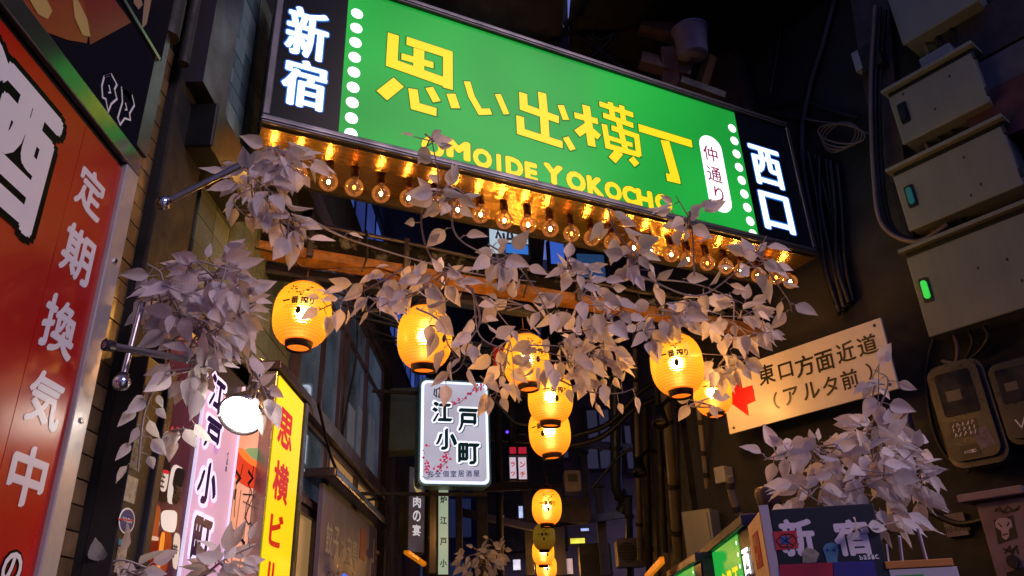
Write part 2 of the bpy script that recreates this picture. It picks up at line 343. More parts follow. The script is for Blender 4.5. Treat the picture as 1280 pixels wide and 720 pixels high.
# side cheek and mounting arms of the sign
for u in (.4, 1.5, 2.6, 3.6):
    MB().bar(SF.P(u, VT - .05, -D), SF.P(u + .05, VT + .9, -1.4), .05, .05).build('stay_rod', dark, sg)
# ------------------------------------------------------------------ weathered beams under the sign
peel = M('peeling_black_paint', (.05, .045, .05), .7, spec=.15)
n = peel.node_tree; p = n.nodes['Principled BSDF']; tc = n.nodes.new('ShaderNodeTexCoord'); nz = n.nodes.new('ShaderNodeTexNoise'); nz.inputs['Scale'].default_value = 9; nz.inputs['Detail'].default_value = 9; nz.inputs['Roughness'].default_value = .7
n.links.new(tc.outputs['Object'], nz.inputs[0]); cr = n.nodes.new('ShaderNodeValToRGB'); cr.color_ramp.elements[0].position = .52; cr.color_ramp.elements[0].color = (.005, .005, .006, 1); cr.color_ramp.elements[1].position = .62; cr.color_ramp.elements[1].color = (.16, .16, .165, 1)
n.links.new(nz.outputs[0], cr.inputs[0]); n.links.new(cr.outputs[0], p.inputs['Base Color'])
wood = M('old_varnished_wood', (.62, .42, .20), .34, var=.6, sc=14, bump=.7, bsc=30)
b0 = PZ(262, 292, 2.22); b1 = PZ(1015, 418, 2.22)
bd = (b1 - b0).normalized(); BF = FR(b0, bd); BLn = (b1 - b0).length; print('beam', b0, b1, BLn, math.degrees(math.atan2(bd.x, bd.y)))
bm_ = empty('crossbeam', BF.P(BLn / 2, 0), 'weathered black crossbeam with peeling paint and a brown wooden lower edge under the green sign', 'beam')
BF.boxm(MB(), 0, BLn, .012, .155, -.10, 0).build('steel_channel', peel, bm_, bevel=.008)
BF.boxm(MB(), 0, BLn, -.055, .010, -.12, .012).build('wooden_batten', wood, bm_, bevel=.006)
BF.boxm(MB(), -.15, BLn, -.13, -.06, -.22, -.13).build('lower_rail', black, bm_, bevel=.006)
MB().tube([BF.P(.25 + BLn * .9 * t, .165 - .10 * t + .012 * math.sin(9 * t), .03) for t in [i / 14 for i in range(15)]], .014, 8).build('conduit', dalu, bm_)
for u in (.55, 1.15, 1.8, 2.4, 3.1): BF.boxm(MB(), u, u + .035, -.06, .185, .013, .045).build('strap', dalu, bm_, bevel=.004)
for u in (.9, 2.0, 2.9): MB().tube([BF.P(u, .18, .05), BF.P(u + .01, .0, .06), BF.P(u - .01, -.10, .02)], .006, 5).build('cable_tie', cable, bm_)
# ------------------------------------------------------------------ paper lanterns
def lantern_mat(name, top, bot, es, hot):
    m = bpy.data.materials.new(name); m.use_nodes = True; n = m.node_tree; n.nodes.clear()
    tc = n.nodes.new('ShaderNodeTexCoord'); sx = n.nodes.new('ShaderNodeSeparateXYZ'); n.links.new(tc.outputs['Object'], sx.inputs[0])
    mr = n.nodes.new('ShaderNodeMapRange'); mr.inputs[1].default_value = -.17; mr.inputs[2].default_value = .17; n.links.new(sx.outputs[2], mr.inputs[0])
    cr = n.nodes.new('ShaderNodeValToRGB'); e = cr.color_ramp.elements
    e[0].position = 0; e[0].color = (*bot, 1); e[1].position = .45; e[1].color = (*top, 1)
    x = e.new(.2); x.color = (*[a * .45 + b * .55 for a, b in zip(top, bot)], 1); x = e.new(.75); x.color = (*top, 1); x = e.new(1.0); x.color = (*[a * .4 + b * .6 for a, b in zip(top, bot)], 1)
    n.links.new(mr.outputs[0], cr.inputs[0])
    em = n.nodes.new('ShaderNodeEmission'); em.inputs[1].default_value = es; n.links.new(cr.outputs[0], em.inputs[0])
    wv = n.nodes.new('ShaderNodeTexWave'); wv.bands_direction = 'Z'; wv.inputs['Scale'].default_value = 22; wv.inputs['Distortion'].default_value = .3
    n.links.new(tc.outputs['Object'], wv.inputs[0]); bp = n.nodes.new('ShaderNodeBump'); bp.inputs['Strength'].default_value = .5; bp.inputs['Distance'].default_value = .004; n.links.new(wv.outputs[0], bp.inputs['Height'])
    rb = n.nodes.new('ShaderNodeMapRange'); rb.inputs[3].default_value = es * .74; rb.inputs[4].default_value = es * 1.08; n.links.new(wv.outputs[0], rb.inputs[0]); n.links.new(rb.outputs[0], em.inputs[1])
    rf = n.nodes.new('ShaderNodeBsdfRefraction'); rf.inputs['IOR'].default_value = 1.25; rf.inputs['Roughness'].default_value = .48; rf.inputs[0].default_value = (.075, .066, .045, 1); n.links.new(bp.outputs[0], rf.inputs['Normal'])
    tl = n.nodes.new('ShaderNodeBsdfTranslucent'); tl.inputs[0].default_value = (.018, .010, .002, 1)
    mx = n.nodes.new('ShaderNodeMixShader'); mx.inputs[0].default_value = .5; n.links.new(tl.outputs[0], mx.inputs[1]); n.links.new(rf.outputs[0], mx.inputs[2])
    gs = n.nodes.new('ShaderNodeBsdfGlossy'); gs.inputs['Roughness'].default_value = .3
    m2 = n.nodes.new('ShaderNodeMixShader'); m2.inputs[0].default_value = .03; n.links.new(mx.outputs[0], m2.inputs[1]); n.links.new(gs.outputs[0], m2.inputs[2])
    tp = n.nodes.new('ShaderNodeBsdfTransparent'); tp.inputs[0].default_value = (1, .85, .6, 1); m3 = n.nodes.new('ShaderNodeMixShader'); m3.inputs[0].default_value = .20 * hot; n.links.new(m2.outputs[0], m3.inputs[1]); n.links.new(tp.outputs[0], m3.inputs[2])   # thin paper lets a little light straight through
    a = n.nodes.new('ShaderNodeAddShader'); o = n.nodes.new('ShaderNodeOutputMaterial'); n.links.new(em.outputs[0], a.inputs[0]); n.links.new(m3.outputs[0], a.inputs[1]); n.links.new(a.outputs[0], o.inputs[0])
    return m
paper = lantern_mat('lantern_paper_lit', (1, .335, .010), (1.0, .12, .005), 1.25, 1)
paper_dim = lantern_mat('lantern_paper_dim', (.24, .13, .01), (.17, .06, .005), .6, 0)
cap = M('lantern_cap', '2a1206', .45, var=.3); glow_in = M('lantern_mouth', 'ff9030', .5, 0, 'ff7818', 1.1); ink2 = M('lantern_ink', '1a1206', .7)
def lrad(z):                                                             # lantern profile, radius at height
    q = abs(z) / .182
    return .145 * (1 - q ** 2.6) ** .5 if q < 1 else 0
lamps = []
def lantern(px, py, wpx, label, lit=True, dep=None, yaw=0, print_=True, fade=False):
    dep = dep or .29 / wpx * FPX; c = PD(px, py, dep); K = wpx * dep / FPX / .29
    t = empty('paper_lantern', c, label, 'lantern', 'round paper lanterns strung into the alley')
    zs = [-.160 + .32 * i / 36 for i in range(37)]
    prof = [(lrad(z) + .0012 * math.cos(i * math.pi), z) for i, z in enumerate(zs)]
    MB().lathe(prof, c, 36).build('paper_shade', paper if lit else paper_dim, t)
    MB().lathe([(.072, .148), (.076, .15), (.078, .172), (.070, .176), (.0, .176)], c, 28).build('top_cap', cap, t)
    bc = MB().lathe([(.070, -.150), (.064, -.188), (.058, -.190), (.056, -.165), (.056, -.150)], c, 28).build('bottom_ring', cap, t)
    MB().lathe([(.0, -.172), (.030, -.173), (.056, -.176)], c, 24).build('lit_mouth', glow_in if lit else cap, bc)
    h = MB(); h.tube([c + Vector((-.07, 0, .17)), c + Vector((-.03, 0, .215)), c + Vector((0, 0, .225)), c + Vector((.03, 0, .215)), c + Vector((.07, 0, .17))], .003, 5)
    h.tube([c + Vector((0, 0, .22)), c + Vector((.002, 0, .30))], .004, 5); h.build('hanging_wire', M('brass_wire', (.5, .28, .1), .35, .8), t)
    # printed front, wrapped on the shade
    d = EYE - c; ang = math.atan2(d.x, -d.y) + yaw                       # 0 looks down -Y
    fr = FR(c, (math.cos(ang), math.sin(ang), 0))
    def wrap(mb, nm, off=.003):
        for i, v in enumerate(mb.v):
            a = (v - fr.o).dot(fr.u); b = (v - fr.o).dot(fr.v); r = lrad(b) + off; th = a / max(.05, r)
            th = max(-1.4, min(1.4, th)); mb.v[i] = fr.o + fr.u * (r * math.sin(th)) + fr.v * b + fr.n * (r * math.cos(th))
        return mb.build(nm, ink2, t)
    if print_:
        for i, ch in enumerate('一番搾り'):
            mb = MB(); w = .040
            u0 = -.088 + i * .046
            glyph(mb, fr, ch, u0, u0 + (w if ch != 'り' else .022), (.012 if ch == '一' else -.006), (.021 if ch == '一' else .036), 0, .035)
            wrap(mb, 'character')
        mb = MB()                                                        # drop below the name
        fr.prism(mb, [(0 + .013 * math.sin(t_) * (.55 + .45 * (1 if math.cos(t_) < 0 else 1 - math.cos(t_))), -.048 + .014 * -math.cos(t_) * (1 if math.cos(t_) > 0 else 1.9)) for t_ in [2 * math.pi * k / 16 for k in range(16)]], 0, .0001); wrap(mb, 'drop_mark')
        mb = MB(); rs = random.Random(3)                                 # brushed emblem of curls above the name
        for k in range(22):
            a0 = -.06 + .12 * k / 21; b0_ = .066 + .026 * math.sin(k * .42) + rs.uniform(-.012, .012); q = rs.uniform(-.8, .8)
            L = rs.uniform(.008, .018); pts = [(a0 + L * t2 * math.cos(q + t2 * 1.6), b0_ + L * .7 * t2 * math.sin(q + t2 * 1.6)) for t2 in (-1, -.4, .3, 1)]
            fr.prism(mb, stroke(pts, rs.uniform(.0016, .004)), 0, .0001)
        wrap(mb, 'emblem')
        mb = MB()
        for r_ in range(2):
            for k in range(16 - 4 * r_): fr.prism(mb, [(a, b) for a, b in ((-.075 + k * .009, -.014 - r_ * .011), (-.070 + k * .009, -.014 - r_ * .011), (-.070 + k * .009, -.0105 - r_ * .011), (-.075 + k * .009, -.0105 - r_ * .011))], 0, .0001)
        wrap(mb, 'small_print', .0028)
    if lit:
        l = bpy.data.lights.new('lantern_bulb', 'POINT'); l.energy = 46; l.color = (1, .56, .17); l.shadow_soft_size = .028
        lo = link(bpy.data.objects.new('lantern_bulb', l)); lo.parent = t; lo.location = (0, 0, .0)
    t.scale = (K, K, K); rl = random.Random(int(px)); t.rotation_euler = (rl.uniform(-.05, .05), rl.uniform(-.06, .06), 0)
    return t, c
L1 = lantern(378, 394, 71, 'lit lantern hanging furthest left, below the left end of the crossbeam', yaw=-.15)
L2 = lantern(531, 422, 68, 'lit lantern above the white 江戸小町 lightbox, a few leaves in front of it', yaw=.75)
L3 = lantern(658, 452, 58, 'lit lantern almost hidden by the thick white leaves in the middle', yaw=.5)
L4 = lantern(688, 497, 56, 'lit lantern partly overlapped from above by the lantern among the leaves', yaw=.3)
L5 = lantern(687, 540, 52, 'lit lantern lowest of the close cluster of three in the middle', yaw=-.35)
L6 = lantern(846, 456, 65, 'lit lantern hanging left of the orange-lit direction board', yaw=0)
L7 = lantern(890, 492, 47, 'lit lantern touching the left end of the direction board, half covered by leaves', yaw=.2, dep=5.5)
L8 = lantern(683.5, 634, 37, 'lit lantern hanging alone on a long wire below the cluster of three', yaw=.1)
L9 = lantern(680, 671, 28, 'unlit brownish lantern deep in the alley', lit=False)
L10 = lantern(679, 690, 27.5, 'small lit lantern just below the unlit brownish one', yaw=.4)
L11 = lantern(683, 709, 26, 'farthest small lit lantern at the bottom edge of the photo', yaw=.1)
def wire(name, pts, r, mat, label, cat, group=None):
    return tag(MB().tube(pts, r, 6).build(name, mat, None), label, cat, group)
def catm(pts, k=6):                                                     # smooth line through points
    P = [Vector(p) for p in pts]; P = [P[0] * 2 - P[1]] + P + [P[-1] * 2 - P[-2]]; o = []
    for i in range(1, len(P) - 2):
        for j in range(k):
            t = j / k; a, b, c, d = P[i - 1:i + 3]
            o.append(.5 * ((2 * b) + (c - a) * t + (2 * a - 5 * b + 4 * c - d) * t * t + (3 * b - a - 3 * c + d) * t ** 3))
    return o + [P[-2]]
wire('lantern_wire', catm([L5[1] - Z * .19, L8[1] + Z * .55, L8[1] + Z * .28]), .004, M('brass_wire', (.5, .28, .1), .35, .8), 'thin wire between the cluster of three lanterns and the lone lantern below', 'wire')
wire('lantern_wire', catm([BF.P(.25, -.06, .03), L1[1] + Z * .34 + Vector((-.1, 0, 0)), L1[1] + Z * .27, L1[1] + Vector((.25, .05, .28)), BF.P(1.0, -.06, .03), L2[1] + Z * .3]), .006, M('brass_wire2', (.4, .26, .10), .4, .6), 'brownish wire looping from the beam to the leftmost lantern', 'wire')
# ------------------------------------------------------------------ artificial vines
def leaf_mesh(k):
    rs = random.Random(k); N = 7; wd = [.0, .19, .275, .28, .235, .16, .075, .0]; vs = []; fs = []
    ax = rs.uniform(-.05, .05); cup = rs.uniform(.03, .14); curl = rs.uniform(-.22, .30); wide = rs.uniform(.9, 1.15)
    for i in range(N + 1):
        t = i / N; w = wd[i] * wide; y = t; zc = -curl * t * t * .6; xc = ax * math.sin(t * 3)
        wv = .015 * math.sin(i * 2.3 + k)
        vs += [(xc - w, y - .03 * (w > .2), zc + cup * w / .3 + wv), (xc - w * .5, y, zc + cup * .35 * w / .3), (xc, y, zc), (xc + w * .5, y, zc + cup * .35 * w / .3), (xc + w, y - .03 * (w > .2), zc + cup * w / .3 - wv)]
    for i in range(N):
        for j in range(4): fs.append([i * 5 + j, i * 5 + j + 1, (i + 1) * 5 + j + 1, (i + 1) * 5 + j])
    b = len(vs); vs += [(-.010, -.16, .01), (.010, -.16, .01), (.010, .02, .004), (-.010, .02, .004)]; fs.append([b, b + 1, b + 2, b + 3])
    me = bpy.data.meshes.new('leaf'); me.from_pydata(vs, [], fs); me.polygons.foreach_set('use_smooth', [True] * len(fs)); me.update(); return me
def leaf_mat(name, col):
    m = bpy.data.materials.new(name); m.use_nodes = True; n = m.node_tree; n.nodes.clear()
    tc = n.nodes.new('ShaderNodeTexCoord'); wv = n.nodes.new('ShaderNodeTexWave'); wv.bands_direction = 'DIAGONAL'; wv.inputs['Scale'].default_value = 5; wv.inputs['Distortion'].default_value = 2
    sx = n.nodes.new('ShaderNodeSeparateXYZ'); n.links.new(tc.outputs['Object'], sx.inputs[0])          # side veins slanting off the midrib
    ab = n.nodes.new('ShaderNodeMath'); ab.operation = 'ABSOLUTE'; n.links.new(sx.outputs[0], ab.inputs[0])
    sb = n.nodes.new('ShaderNodeMath'); sb.operation = 'MULTIPLY_ADD'; sb.inputs[1].default_value = -.9; n.links.new(ab.outputs[0], sb.inputs[0]); n.links.new(sx.outputs[1], sb.inputs[2])
    ml = n.nodes.new('ShaderNodeMath'); ml.operation = 'MULTIPLY'; ml.inputs[1].default_value = 55; n.links.new(sb.outputs[0], ml.inputs[0])
    si = n.nodes.new('ShaderNodeMath'); si.operation = 'SINE'; n.links.new(ml.outputs[0], si.inputs[0])
    pw_ = n.nodes.new('ShaderNodeMath'); pw_.operation = 'MAXIMUM'; pw_.inputs[1].default_value = .6; n.links.new(si.outputs[0], pw_.inputs[0])
    bp = n.nodes.new('ShaderNodeBump'); bp.inputs['Strength'].default_value = .6; bp.inputs['Distance'].default_value = .004; n.links.new(pw_.outputs[0], bp.inputs['Height'])
    nz = n.nodes.new('ShaderNodeTexNoise'); nz.inputs['Scale'].default_value = 3; oi = n.nodes.new('ShaderNodeObjectInfo'); ad_ = n.nodes.new('ShaderNodeVectorMath'); ad_.operation = 'ADD'
    n.links.new(tc.outputs['Object'], ad_.inputs[0]); n.links.new(oi.outputs['Random'], ad_.inputs[1]); n.links.new(ad_.outputs[0], nz.inputs[0])
    sc = n.nodes.new('ShaderNodeMath'); sc.operation = 'MULTIPLY_ADD'; sc.inputs[1].default_value = .36; sc.inputs[2].default_value = .62; n.links.new(oi.outputs['Random'], sc.inputs[0])
    s3 = n.nodes.new('ShaderNodeMath'); s3.operation = 'MULTIPLY_ADD'; s3.inputs[1].default_value = .3; n.links.new(nz.outputs[0], s3.inputs[0]); n.links.new(sc.outputs[0], s3.inputs[2])
    mu = n.nodes.new('ShaderNodeVectorMath'); mu.operation = 'SCALE'; mu.inputs[0].default_value = lin(col)[:3]; n.links.new(s3.outputs[0], mu.inputs['Scale'])
    df = n.nodes.new('ShaderNodeBsdfPrincipled'); df.inputs['Roughness'].default_value = .6; df.inputs['Specular IOR Level'].default_value = .25; n.links.new(mu.outputs[0], df.inputs['Base Color']); n.links.new(bp.outputs[0], df.inputs['Normal'])
    tl = n.nodes.new('ShaderNodeBsdfTranslucent'); n.links.new(mu.outputs[0], tl.inputs[0]); mx = n.nodes.new('ShaderNodeMixShader'); mx.inputs[0].default_value = .42
    n.links.new(df.outputs[0], mx.inputs[1]); n.links.new(tl.outputs[0], mx.inputs[2]); o = n.nodes.new('ShaderNodeOutputMaterial'); n.links.new(mx.outputs[0], o.inputs[0]); return m
LM = [leaf_mesh(k) for k in range(8)]
lm1 = leaf_mat('pale_fabric_leaf', 'e2d8da')
for me in LM: me.materials.append(lm1)
stemm = M('vine_stem', '9c8c90', .6, var=.2)
class Vine:
    def __init__(s, label, anchor, size=.115, group='artificial vines of whitish leaves'):
        s.t = empty('artificial_vine', anchor, label, 'vine', group); s.o = Vector(anchor); s.sz = size; s.n = 0; s.st = MB()
    def leaf(s, p, tip, k=1.0):
        tip = Vector(tip).normalized(); toc = (EYE - Vector(p)).normalized()
        nn = (toc + Vector((U(-1, 1), U(-1, 1), U(-.6, 1.1))) * 1.0)
        nn = nn - tip * nn.dot(tip); nn = nn.normalized() if nn.length > .01 else tip.orthogonal().normalized()
        x = tip.cross(nn); z = s.sz * k * U(.62, 1.28)
        o = link(bpy.data.objects.new('leaf', random.choice(LM))); o.parent = s.t
        m = Matrix((x * z * U(.85, 1.15), tip * z, nn * z)).transposed().to_4x4(); m.translation = Vector(p) - s.o; o.matrix_basis = m; s.n += 1
    def blob(s, cx, cy, rx, ry, n, dep, dd=.22, droop=.7, fan=None, ksz=1):
        hub = PD(cx, cy, dep); sc = dep / FPX; R3 = rt_w; U3 = up_w
        tw = []
        for i in range(n):
            a = U(0, 2 * math.pi); r = math.sqrt(R()) * (1 if R() < .85 else 1.12)
            x, y = r * math.cos(a), r * math.sin(a)
            p = PD(cx + rx * .86 * x, cy + ry * .86 * y, dep + U(-dd, dd))
            out = (R3 * x * rx + U3 * -y * ry); out = out.normalized() if out.length > 0 else Z
            tip = out * (.25 + .7 * r) - Z * droop * U(.3, 1.3) + Vector((U(-1, 1), U(-1, 1), U(-.6, .6))) * .45
            s.leaf(p, tip, ksz); tw.append(p)
        for i in range(max(3, n // 9)):
            ps = sorted(random.sample(tw, min(3, len(tw))), key=lambda q: (q - hub).length)
            s.st.tube(catm([hub + Vector((U(-.03, .03), U(-.03, .03), 0))] + ps, 5), .0045, 5, r1=.002)
    def trail(s, pts, dep, n, dep2=None, spread=9, k=1, droop=.5, r=.005, hang=None):
        dep2 = dep2 or dep; m = len(pts)
        P3 = catm([PD(x, y, dep + (dep2 - dep) * i / (m - 1)) for i, (x, y) in enumerate(pts)], 7)
        s.st.tube(P3, r, 6, r1=r * .5)
        for i in range(n):
            f = (i + R() * .8) / n * (len(P3) - 2) + .5; j = int(min(f, len(P3) - 2)); p = P3[j].lerp(P3[j + 1], f - j)
            d = (P3[j + 1] - P3[j]).normalized(); sd = d.cross((EYE - p).normalized()) * (1 if i % 2 else -1)
            tip = sd * U(.5, 1) + d * U(.1, .7) - Z * droop * U(.2, 1.2) + Vector((U(-1, 1), U(-1, 1), U(-1, 1))) * .25
            q = p + sd * spread * dep / FPX * U(.2, 1); s.leaf(q + tip.normalized() * .016, tip, k)
            s.st.tube([p, q + tip.normalized() * .01], .0022, 4)
    def done(s): s.st.build('stem', stemm, s.t); return s.n
rt_w = Vector((1, 0, 0)); up_w = Z
v = Vine('vine bunch draped over the left end of the arch beneath the navy 新宿 panel', PD(340, 200, 3.3), .10)
v.blob(318, 232, 36, 42, 42, 3.3, .15); v.blob(372, 205, 40, 20, 34, 3.35, .12); v.blob(345, 188, 28, 14, 12, 3.35, .1); v.trail([(335, 240), (350, 262), (362, 285), (378, 312)], 3.3, 11, spread=12); v.blob(366, 285, 20, 24, 12, 3.3, .08, droop=1)
v.done()
v = Vine('big round bunch of whitish leaves on the left above the white spotlight', PD(248, 360, 2.75), .088)
v.blob(262, 350, 52, 36, 78, 2.75, .2); v.blob(212, 375, 34, 36, 36, 2.7, .14); v.blob(250, 410, 58, 38, 66, 2.72, .2); v.blob(290, 390, 40, 36, 34, 2.8, .15); v.blob(245, 458, 42, 34, 32, 2.68, .15, droop=1.1); v.blob(225, 535, 26, 18, 6, 2.65, .08, droop=1.2); v.blob(320, 490, 22, 32, 16, 2.8, .1)
v.trail([(228, 372), (205, 352), (200, 340), (184, 330)], 2.7, 5, spread=9)
v.done()
v = Vine('trailing sprig of leaves hanging on the stickered post left of the beer poster', PD(178, 500, 2.55), .07)
v.trail([(196, 478), (182, 510), (176, 545), (172, 590)], 2.55, 10, spread=10, droop=.9); v.done()
v = Vine('leaves at the bottom left corner in front of the beer poster', PD(170, 715, 2.5), .08)
v.blob(165, 714, 30, 12, 9, 2.5, .1, droop=.1); v.trail([(120, 716), (150, 700), (190, 712)], 2.5, 5, droop=0); v.done()
v = Vine('leafy sprig at the bottom left in front of the bowl poster', PD(285, 700, 2.6), .085)
v.blob(280, 705, 34, 24, 20, 2.6, .1, droop=.1); v.trail([(255, 720), (280, 700), (318, 682)], 2.6, 7, droop=0); v.done()
v = Vine('long vine strung along the crossbeam with leaves dangling over the left lanterns', PD(500, 360, 3.55), .10)
v.trail([(385, 272), (420, 292), (470, 310), (540, 330), (610, 345), (670, 352)], 3.75, 3, 3.95, spread=8)
v.trail([(505, 335), (480, 350), (445, 368), (420, 378), (398, 388)], 3.5, 20, spread=12, droop=.7)
v.blob(468, 376, 26, 16, 9, 3.5, .08, droop=1); v.blob(552, 352, 30, 24, 18, 3.6, .15, droop=.9); v.blob(520, 362, 22, 16, 10, 3.55, .1); v.trail([(545, 335), (530, 300), (528, 262), (548, 232), (540, 175)], 3.55, 7, 3.3, spread=5, k=.9); v.blob(560, 240, 24, 20, 12, 3.4, .06, droop=0)
v.blob(533, 172, 22, 18, 5, 3.35, .04, droop=-.6, ksz=.9); v.trail([(565, 235), (568, 290), (600, 315), (640, 330)], 3.45, 5, 3.6)
v.trail([(590, 360), (600, 400), (585, 430), (575, 460), (545, 475)], 3.5, 9, spread=8, droop=.9)
v.trail([(520, 385), (548, 400), (560, 430), (572, 450)], 3.5, 8, spread=9, droop=1)
v.done()
v = Vine('thickest mass of leaves hanging from the middle of the crossbeam over the lantern cluster', PD(710, 400, 3.6), .098)
v.blob(722, 368, 50, 42, 40, 3.75, .25); v.blob(705, 430, 58, 44, 56, 4.1, .35, ksz=1.12); v.blob(744, 445, 40, 50, 42, 4.1, .3, droop=1.1, ksz=1.12); v.blob(640, 385, 28, 36, 10, 3.8, .2); v.blob(632, 455, 24, 40, 16, 4.1, .25, droop=1, ksz=1.12); v.blob(765, 400, 28, 22, 8, 3.7, .1)
v.blob(630, 322, 32, 18, 11, 3.6, .1, ksz=1.25); v.blob(712, 335, 30, 18, 9, 3.7, .1); v.trail([(690, 470), (730, 488), (770, 492), (795, 485)], 4.1, 8, spread=10, droop=.6); v.trail([(600, 470), (620, 488), (618, 500)], 4.1, 6, droop=1)
v.trail([(610, 305), (640, 325), (668, 360), (690, 400)], 3.6, 6); v.trail([(560, 330), (590, 365), (600, 420), (640, 440)], 3.6, 5)
v.done()
v = Vine('vine with curved bare stems crossing from the sign bulbs to the right lanterns', PD(830, 380, 3.9), .105)
v.trail([(760, 260), (770, 290), (795, 320), (800, 345)], 3.75, 16, 3.8, spread=12); v.blob(790, 325, 14, 30, 8, 3.8, .08)
v.trail([(868, 345), (866, 300), (862, 275), (845, 245)], 3.9, 5, 3.75, spread=6); v.blob(858, 268, 34, 22, 16, 3.85, .06, droop=0)
v.trail([(700, 352), (760, 350), (830, 350), (880, 358), (930, 380)], 3.9, 7, 4.1); v.blob(830, 385, 40, 22, 20, 3.95, .14, droop=.9); v.blob(812, 412, 20, 18, 9, 3.9, .1, droop=1); v.blob(868, 396, 22, 18, 8, 4.0, .1)
v.trail([(800, 345), (870, 370), (920, 340), (945, 318), (958, 295)], 3.95, 8, 3.95, spread=7)
v.blob(950, 322, 22, 26, 12, 3.95, .06, droop=0)
v.done()
v = Vine('bunch of leaves in front of the upper left corner of the direction board', PD(930, 430, 4.1), .108)
v.blob(920, 400, 46, 32, 40, 4.3, .3); v.blob(905, 448, 32, 30, 30, 4.5, .25, droop=.9); v.blob(952, 416, 20, 14, 8, 4.3, .1); v.trail([(955, 330), (968, 350), (985, 375), (990, 390)], 4.1, 6, spread=6); v.blob(878, 504, 32, 12, 8, 4.9, .1, droop=.4)
v.done()
v = Vine('large bush of whitish leaves on top of the black 新宿 box at the lower right', PD(1065, 580, 3.3), .098)
v.blob(1020, 560, 44, 24, 28, 3.35, .15); v.blob(1095, 552, 42, 36, 50, 3.4, .2); v.blob(1135, 590, 38, 52, 66, 3.4, .2); v.blob(1075, 595, 60, 42, 64, 3.3, .2); v.blob(1020, 620, 52, 26, 30, 3.2, .14); v.blob(1100, 650, 54, 22, 30, 3.2, .14, droop=1); v.blob(1096, 482, 14, 34, 8, 3.4, .08)
v.trail([(1000, 560), (975, 568), (955, 575)], 3.3, 6, spread=8, droop=.2); v.trail([(1080, 550), (1110, 480), (1092, 462)], 3.4, 6)
v.done()
v = Vine('leafy tuft on the narrow front of the 新宿 box, hanging over its lettering', PD(1010, 690, 2.95), .075)
v.blob(1075, 664, 24, 10, 4, 2.95, .05, droop=.7); v.done()
v = Vine('distant pale purple bunch of leaves low in the alley left of the far lanterns', PD(600, 700, 7.2), .10)
v.blob(600, 700, 30, 20, 46, 7.2, .3); v.blob(618, 690, 14, 26, 16, 7.2, .2); v.done()
# ------------------------------------------------------------------ left side: walls and tiles
def LY(px, py, c=0): return LF.uv(px, py, c)                            # (depth y, z) on the left wall
grout = M('grout', (.06, .05, .05), .9, var=.3)
tiles = [M('brown_tile_%s' % a, c, .38, var=.35, sc=12, bump=.15) for a, c in (('a', '58442f'), ('b', '4c3a2c'), ('c', '66503c'))]
wl = MB().box(LX - .5, LX - .09, -.5, 12, 0, 9.5).build('left_wall', M('left_wall_dark', (.12, .11, .13), .8, var=.5, bump=.3), None)
tag(wl, 'dark soot-stained wall behind the signs and windows on the left', 'wall')
def tile_field(parent, fr, u0, u1, v0, v1, tw, th, c, mats, gap=.006, dep=.012, offs=0):
    mesh = {}
    nu = int((u1 - u0) / tw); nv = int((v1 - v0) / th); cnt = 0
    for j in range(nv):
        for i in range(nu):
            k = random.randrange(len(mats))
            if k not in mesh:
                x = MB(); FR((0, 0, 0), fr.u).boxm(x, gap / 2, tw - gap / 2, gap / 2, th - gap / 2, 0, dep)
                me = bpy.data.meshes.new('tile'); me.from_pydata(x.v, [], x.f); me.materials.append(mats[k]); me.update(); mesh[k] = me
            o = link(bpy.data.objects.new('tile', mesh[k])); o.parent = parent
            o.location = fr.P(u0 + i * tw, v0 + j * th, c + U(-.002, .002)) - ORG[parent.name]; cnt += 1
    return cnt
tp = MB().box(LX - .09, LX - .03, 2.0, 2.62, 0, 6).build('tiled_pier', grout, None, loc=(LX, 2.3, 0)); tag(tp, 'pier of small brown wall tiles right beside the red signboard frame', 'wall')
tile_field(tp, LF, 2.06, 2.62, 1.75, 4.1, .112, .082, -.03, tiles)
dpst = MB().box(LX - .09, LX + .02, 2.64, 2.98, 0, 6).build('dark_pillar', darker, None, bevel=.01); tag(dpst, 'plain black pillar between the brown tiles and the beer posters', 'pillar')
# grey-green tiled facade
gt = [M('green_grey_tile_%s' % a, c, .28, var=.25, sc=4) for a, c in (('a', '5f6a62'), ('b', '4b564e'), ('c', '6e786c'), ('d', '566058'))]
fa = MB().box(LX - .09, LX - .02, 3.05, 5.35, 3.05, 5.6).build('tiled_facade', grout, None, loc=(LX, 4.2, 3)); tag(fa, 'grey-green tiled upper wall behind the leftmost lantern and leaves', 'wall')
tile_field(fa, LF, 3.08, 5.34, 3.08, 5.4, .20, .14, -.02, gt, .005)
up_ = [LF.uv(279, 8), LF.uv(318, 18), LF.uv(305, 165), LF.uv(253, 173)]; print('upper tiles', up_)
y0 = LF.uv(253, 173)[0]; y1 = LF.uv(318, 60)[0]; z0 = LF.uv(280, 170)[1]
ft = MB().box(LX - .2, LX + .0, y0, y1, z0, z0 + 1.9).build('tiled_window_bay', grout, None); tag(ft, 'pale blue-green tiled bay left of the navy 新宿 panel, high on the wall', 'wall')
bt = [M('blue_green_tile_%s' % a, c, .22, var=.2, sc=4) for a, c in (('a', '5d7680'), ('b', '6e8a90'), ('c', '7f9aa0'))]
tile_field(ft, LF, y0, y1, z0, z0 + 1.9, .105, .105, .0, bt, .006)
MBq = MB().box(LX - .1, LX + .10, y0 - .30, y0 - .02, z0 - .1, z0 + 2.2).build('grey_drainpipe_casing', M('lilac_grey_metal', '38343f', .5, .3, var=.3), None); tag(MBq, 'tall lilac-grey metal casing left of the blue-green tiled bay', 'casing')
